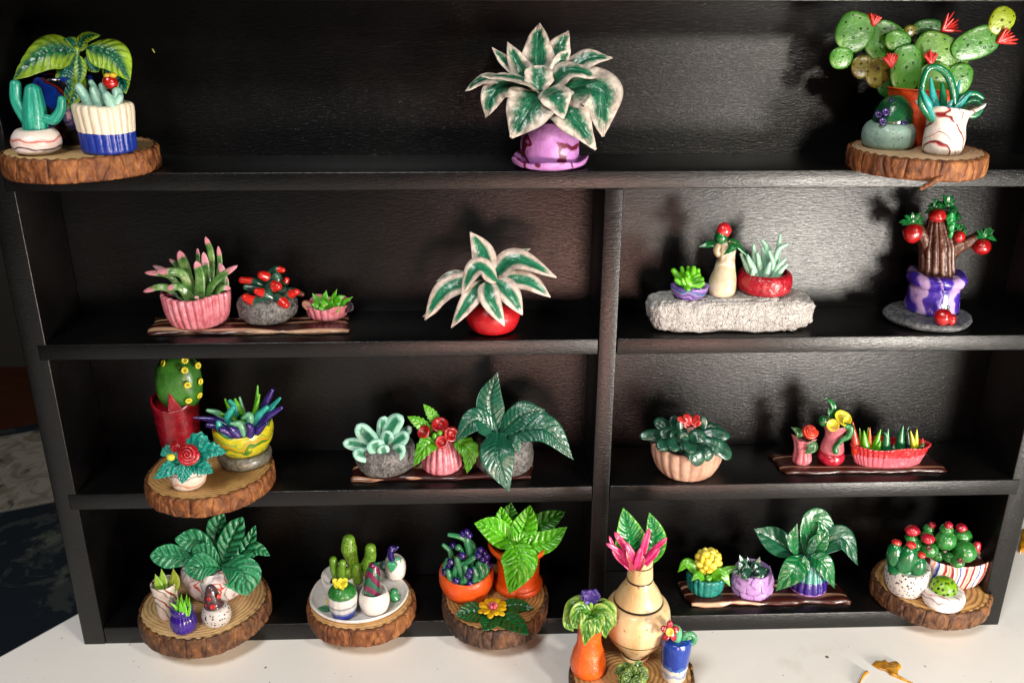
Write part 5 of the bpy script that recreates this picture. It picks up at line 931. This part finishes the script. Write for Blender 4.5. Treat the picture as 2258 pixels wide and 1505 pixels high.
for i in range(34):
    z = 1-2*(i+.5)/34; a = i*2.39996; rr = math.sqrt(1-z*z); x, y, dd = 510+rr*math.cos(a)*118, 530-z*115, 40+rr*math.sin(a)*110
    if rr*math.sin(a) < -.75: continue
    t.blob(clay('e6cf3a', 'f0e070', rough=.38, coat=.15), x, y, dd, (30+t.rnd.random()*22, 34, 36+t.rnd.random()*22), name='floret', parent=fh, nu=12, nv=8, noise=.12)
t = Th('potted_succulent', 'dark green pointed succulent in a lilac pot covered with scales', 'succulent', R4D, 982, 947, 185, zt)
LP = clay('b890cc', 'c6a4d8', rough=.42)
t.pot(LP, [(160, 0), (205, 25), (222, 95), (214, 160), (200, 205), (180, 212), (160, 180), (0, 170)])
for row, (hh, R, n) in enumerate(((40, 208, 9), (100, 220, 9), (165, 208, 8))):
    for i in range(n):
        a = (i+.5*(row % 2))/n*2*math.pi
        if math.sin(a) > .45: continue
        c = t.B+np.array((math.cos(a)*R*.97*t.k, math.sin(a)*R*.97*t.k, t.h(hh))); t.add('scale', blob_s(c, (R*.40*t.k, 13*t.k, 58*t.k), rot=(-16, t.rnd.uniform(-22, 22), math.degrees(a)+90+t.rnd.uniform(-10, 10)), noise=.25, ex=.8, nu=12, nv=8, seed=i+row*20), LP)
DSU = clay('1f4a3c', '32644f', rough=.25, coat=.4)
for pts, w, d in (([(920, 680), (890, 560), (855, 462)], 70, (20, 20)), ([(930, 680), (880, 600), (842, 540)], 70, (60, 60)), ([(960, 680), (950, 570), (943, 482)], 70, (-20, -30)), ([(950, 690), (935, 620), (935, 560)], 80, (80, 80)), ([(1030, 680), (1040, 580), (1082, 485)], 80, (20, 20)), ([(1030, 690), (1040, 640), (1030, 560)], 80, (80, 70)), ([(1050, 690), (1120, 650), (1200, 630)], 80, (30, 30)), ([(920, 700), (850, 660), (775, 650)], 80, (50, 60)), ([(970, 710), (930, 690), (870, 725)], 100, (120, 170)), ([(1030, 710), (1070, 690), (1080, 745)], 110, (120, 180)), ([(1060, 700), (1110, 670), (1150, 690)], 90, (90, 110)), ([(990, 700), (1010, 660), (1000, 600)], 70, (60, 40)), ([(1000, 680), (1000, 600), (1010, 520)], 60, (-40, -50))): t.leaf(DSU, pts, w*1.45, d, th=34, prof='lance', fold=.15)

# ================= row 4, last slice
sl = slice_('wood slice with bold rings in the last lower compartment under the red capped cactus balls', R4E, 638, 1066, 503, ZF, 142, 1, ('d0aa70', '94693a'), seed=15, rsc=1.5); zt = sl.top
t = Th('potted_cactus', 'cluster of green cactus balls with red caps in a striped rainbow bowl', 'cactus', R4E, 872, 700, 60, zt)
t.pot(marble(((0, 'efe9e2'), (.12, 'e9e2da'), (.18, 'b8282c'), (.27, 'c83a34'), (.32, 'efe8e0'), (.42, 'd9862c'), (.46, 'efe6d6'), (.54, 'b22430'), (.62, '8a1f2c'), (.66, 'efe9e4'), (.78, 'e8907c'), (.82, 'f0ebe6'), (.92, '1f4aa8'), (.95, '2450ae'), (.97, 'efeae4'), (1, 'f0ebe4')), 17, 1.6, 'X', .35, .2, off=1.2), [(150, 0), (205, 30), (255, 115), (276, 195), (280, 232), (258, 236), (236, 200), (0, 180)], squash=.44, rim=(2, 12, 0, 1.57))
t.add('soil', t.lathes([(244, 200), (150, 214), (0, 218)], noise=8, squash=.42), stone('3a1c12', '7a4630', 400, .3, .3))
CB = clay('2f7a34', '43934a', rough=.25, coat=.45); RC = clay('a81c30', 'c03246', rough=.25, coat=.45)
for x, y, d, r in ((802, 275, 40, (88, 84, 90)), (810, 180, 40, (56, 54, 46)), (945, 235, -30, (80, 76, 66)), (968, 372, 80, (98, 94, 92)), (660, 355, 60, (76, 72, 66)), (905, 462, 200, (58, 56, 50)), (655, 180, -60, (48, 46, 44)), (505, 255, 0, (56, 54, 44)), (540, 315, 20, (52, 50, 60)), (640, 250, -20, (60, 56, 60)), (730, 400, 0, (60, 56, 56)), (870, 330, -20, (70, 66, 70)), (830, 420, 60, (50, 48, 44))): t.blob(CB, x, y, d, r, name='cactus_ball', rib=.05, rn=9, nu=36)
for x, y, d, r in ((828, 145, 55, (34, 34, 30)), (938, 166, 0, (48, 46, 34)), (650, 262, 90, (56, 54, 42)), (515, 190, 10, (62, 58, 44)), (688, 145, -50, (32, 32, 24)), (1068, 335, 90, (34, 36, 56))): t.blob(RC, x, y, d, r, name='flower_cap', noise=.14)
for x, y, d in ((658, 342, 130), (930, 452, 250)): t.ring(clay('7a2a1a', '5a1a10'), x, y, d, 16, 9, (0, -.8, .6), name='bud_ring')
t = Th('potted_cactus', 'smooth dark green lobed cactus with red tips in a black speckled white egg pot', 'cactus', R4E, 446, 792, 130, zt)
t.pot(clay('dcd8d2', 'cfcac4', speck='1c1a1a', sp_scale=620, sp_t=.26), [(105, 0), (150, 26), (188, 108), (190, 170), (172, 216), (150, 228), (0, 212)], noise=4, rim=(1, 14))
SG = clay('0f6a3a', '1a7c48', rough=.22, coat=.5)
for x, y, d, r, ro in ((462, 440, 60, (92, 80, 150), 8), (562, 500, 90, (72, 66, 102), 0), (362, 400, 20, (72, 66, 125), -6), (430, 520, 20, (130, 100, 90), 0)): t.blob(SG, x, y, d, r, name='lobe', rot=(0, ro, 0), noise=.03)
for x, y, d, r in ((505, 315, 80, (46, 40, 30)), (380, 295, 10, (44, 38, 28)), (596, 402, 100, (36, 34, 24))): t.blob(clay('c02a2c', 'd8443c', rough=.3, coat=.3), x, y, d, r, name='flower_cap', noise=.15, rot=(0, 15, 0))
t = Th('potted_cactus', 'lime green pitted ball cactus in a low white swirled bowl', 'cactus', R4E, 765, 907, 130, zt)
t.pot(MW4, [(115, 0), (158, 20), (176, 70), (166, 112), (140, 132), (0, 128)], noise=4)
t.blob(dots('79a81c', '8fbc2a', '1c2a08', 7, 7, .22, depth=3), 782, 682, 0, (116, 108, 104), name='cactus_body', nu=32, nv=20)

# ================= glue on the table
def puddle(name, label, fr, pts, h, strands=()):
    P = [GZ(fr[0]+x*fr[2], fr[1]+y*fr[2], 0.0) for x, y in pts]; c = np.mean(P, 0)
    ring = crom(np.array(P+[P[0]]), 48)[:-1]; V = []; n = len(ring)
    for f, z in ((1, 0.0002), (.98, h*.5), (.9, h*.9), (.6, h*.8), (.3, h), (.02, h*.85)): V += [c+(p-c)*f+np.array((0, 0, z)) for p in ring]
    e = bpy.data.objects.new(name, None); COL.objects.link(e); e.location = c; e.empty_display_size = .005; tag(e, label, 'glue')
    link('puddle', (np.array(V), grid_faces(6, n, True)+[tuple(5*n+j for j in range(n))], None), amber(), e, c)
    for s in strands:
        S = [GZ(fr[0]+x*fr[2], fr[1]+y*fr[2], .0005) for x, y in s]; link('strand', tube_s(S, [.0011, .0009, .0005], n=8, flat=.55), amber(), e, c)
puddle('dried_glue', 'amber dried glue puddle with thin trails on the white table', R4E, [(165, 1350), (200, 1318), (240, 1325), (275, 1310), (310, 1338), (380, 1325), (420, 1370), (395, 1400), (385, 1450), (330, 1430), (280, 1405), (220, 1385)], .0012, [[(330, 1425), (420, 1465), (520, 1510)], [(125, 1412), (95, 1440), (50, 1520)]])
puddle('dried_glue', 'amber glue blob on the table beside the right end of the shelf', R4E, [(1450, 210), (1480, 190), (1520, 220), (1530, 330), (1490, 360), (1440, 390), (1425, 330), (1445, 280)], .003)
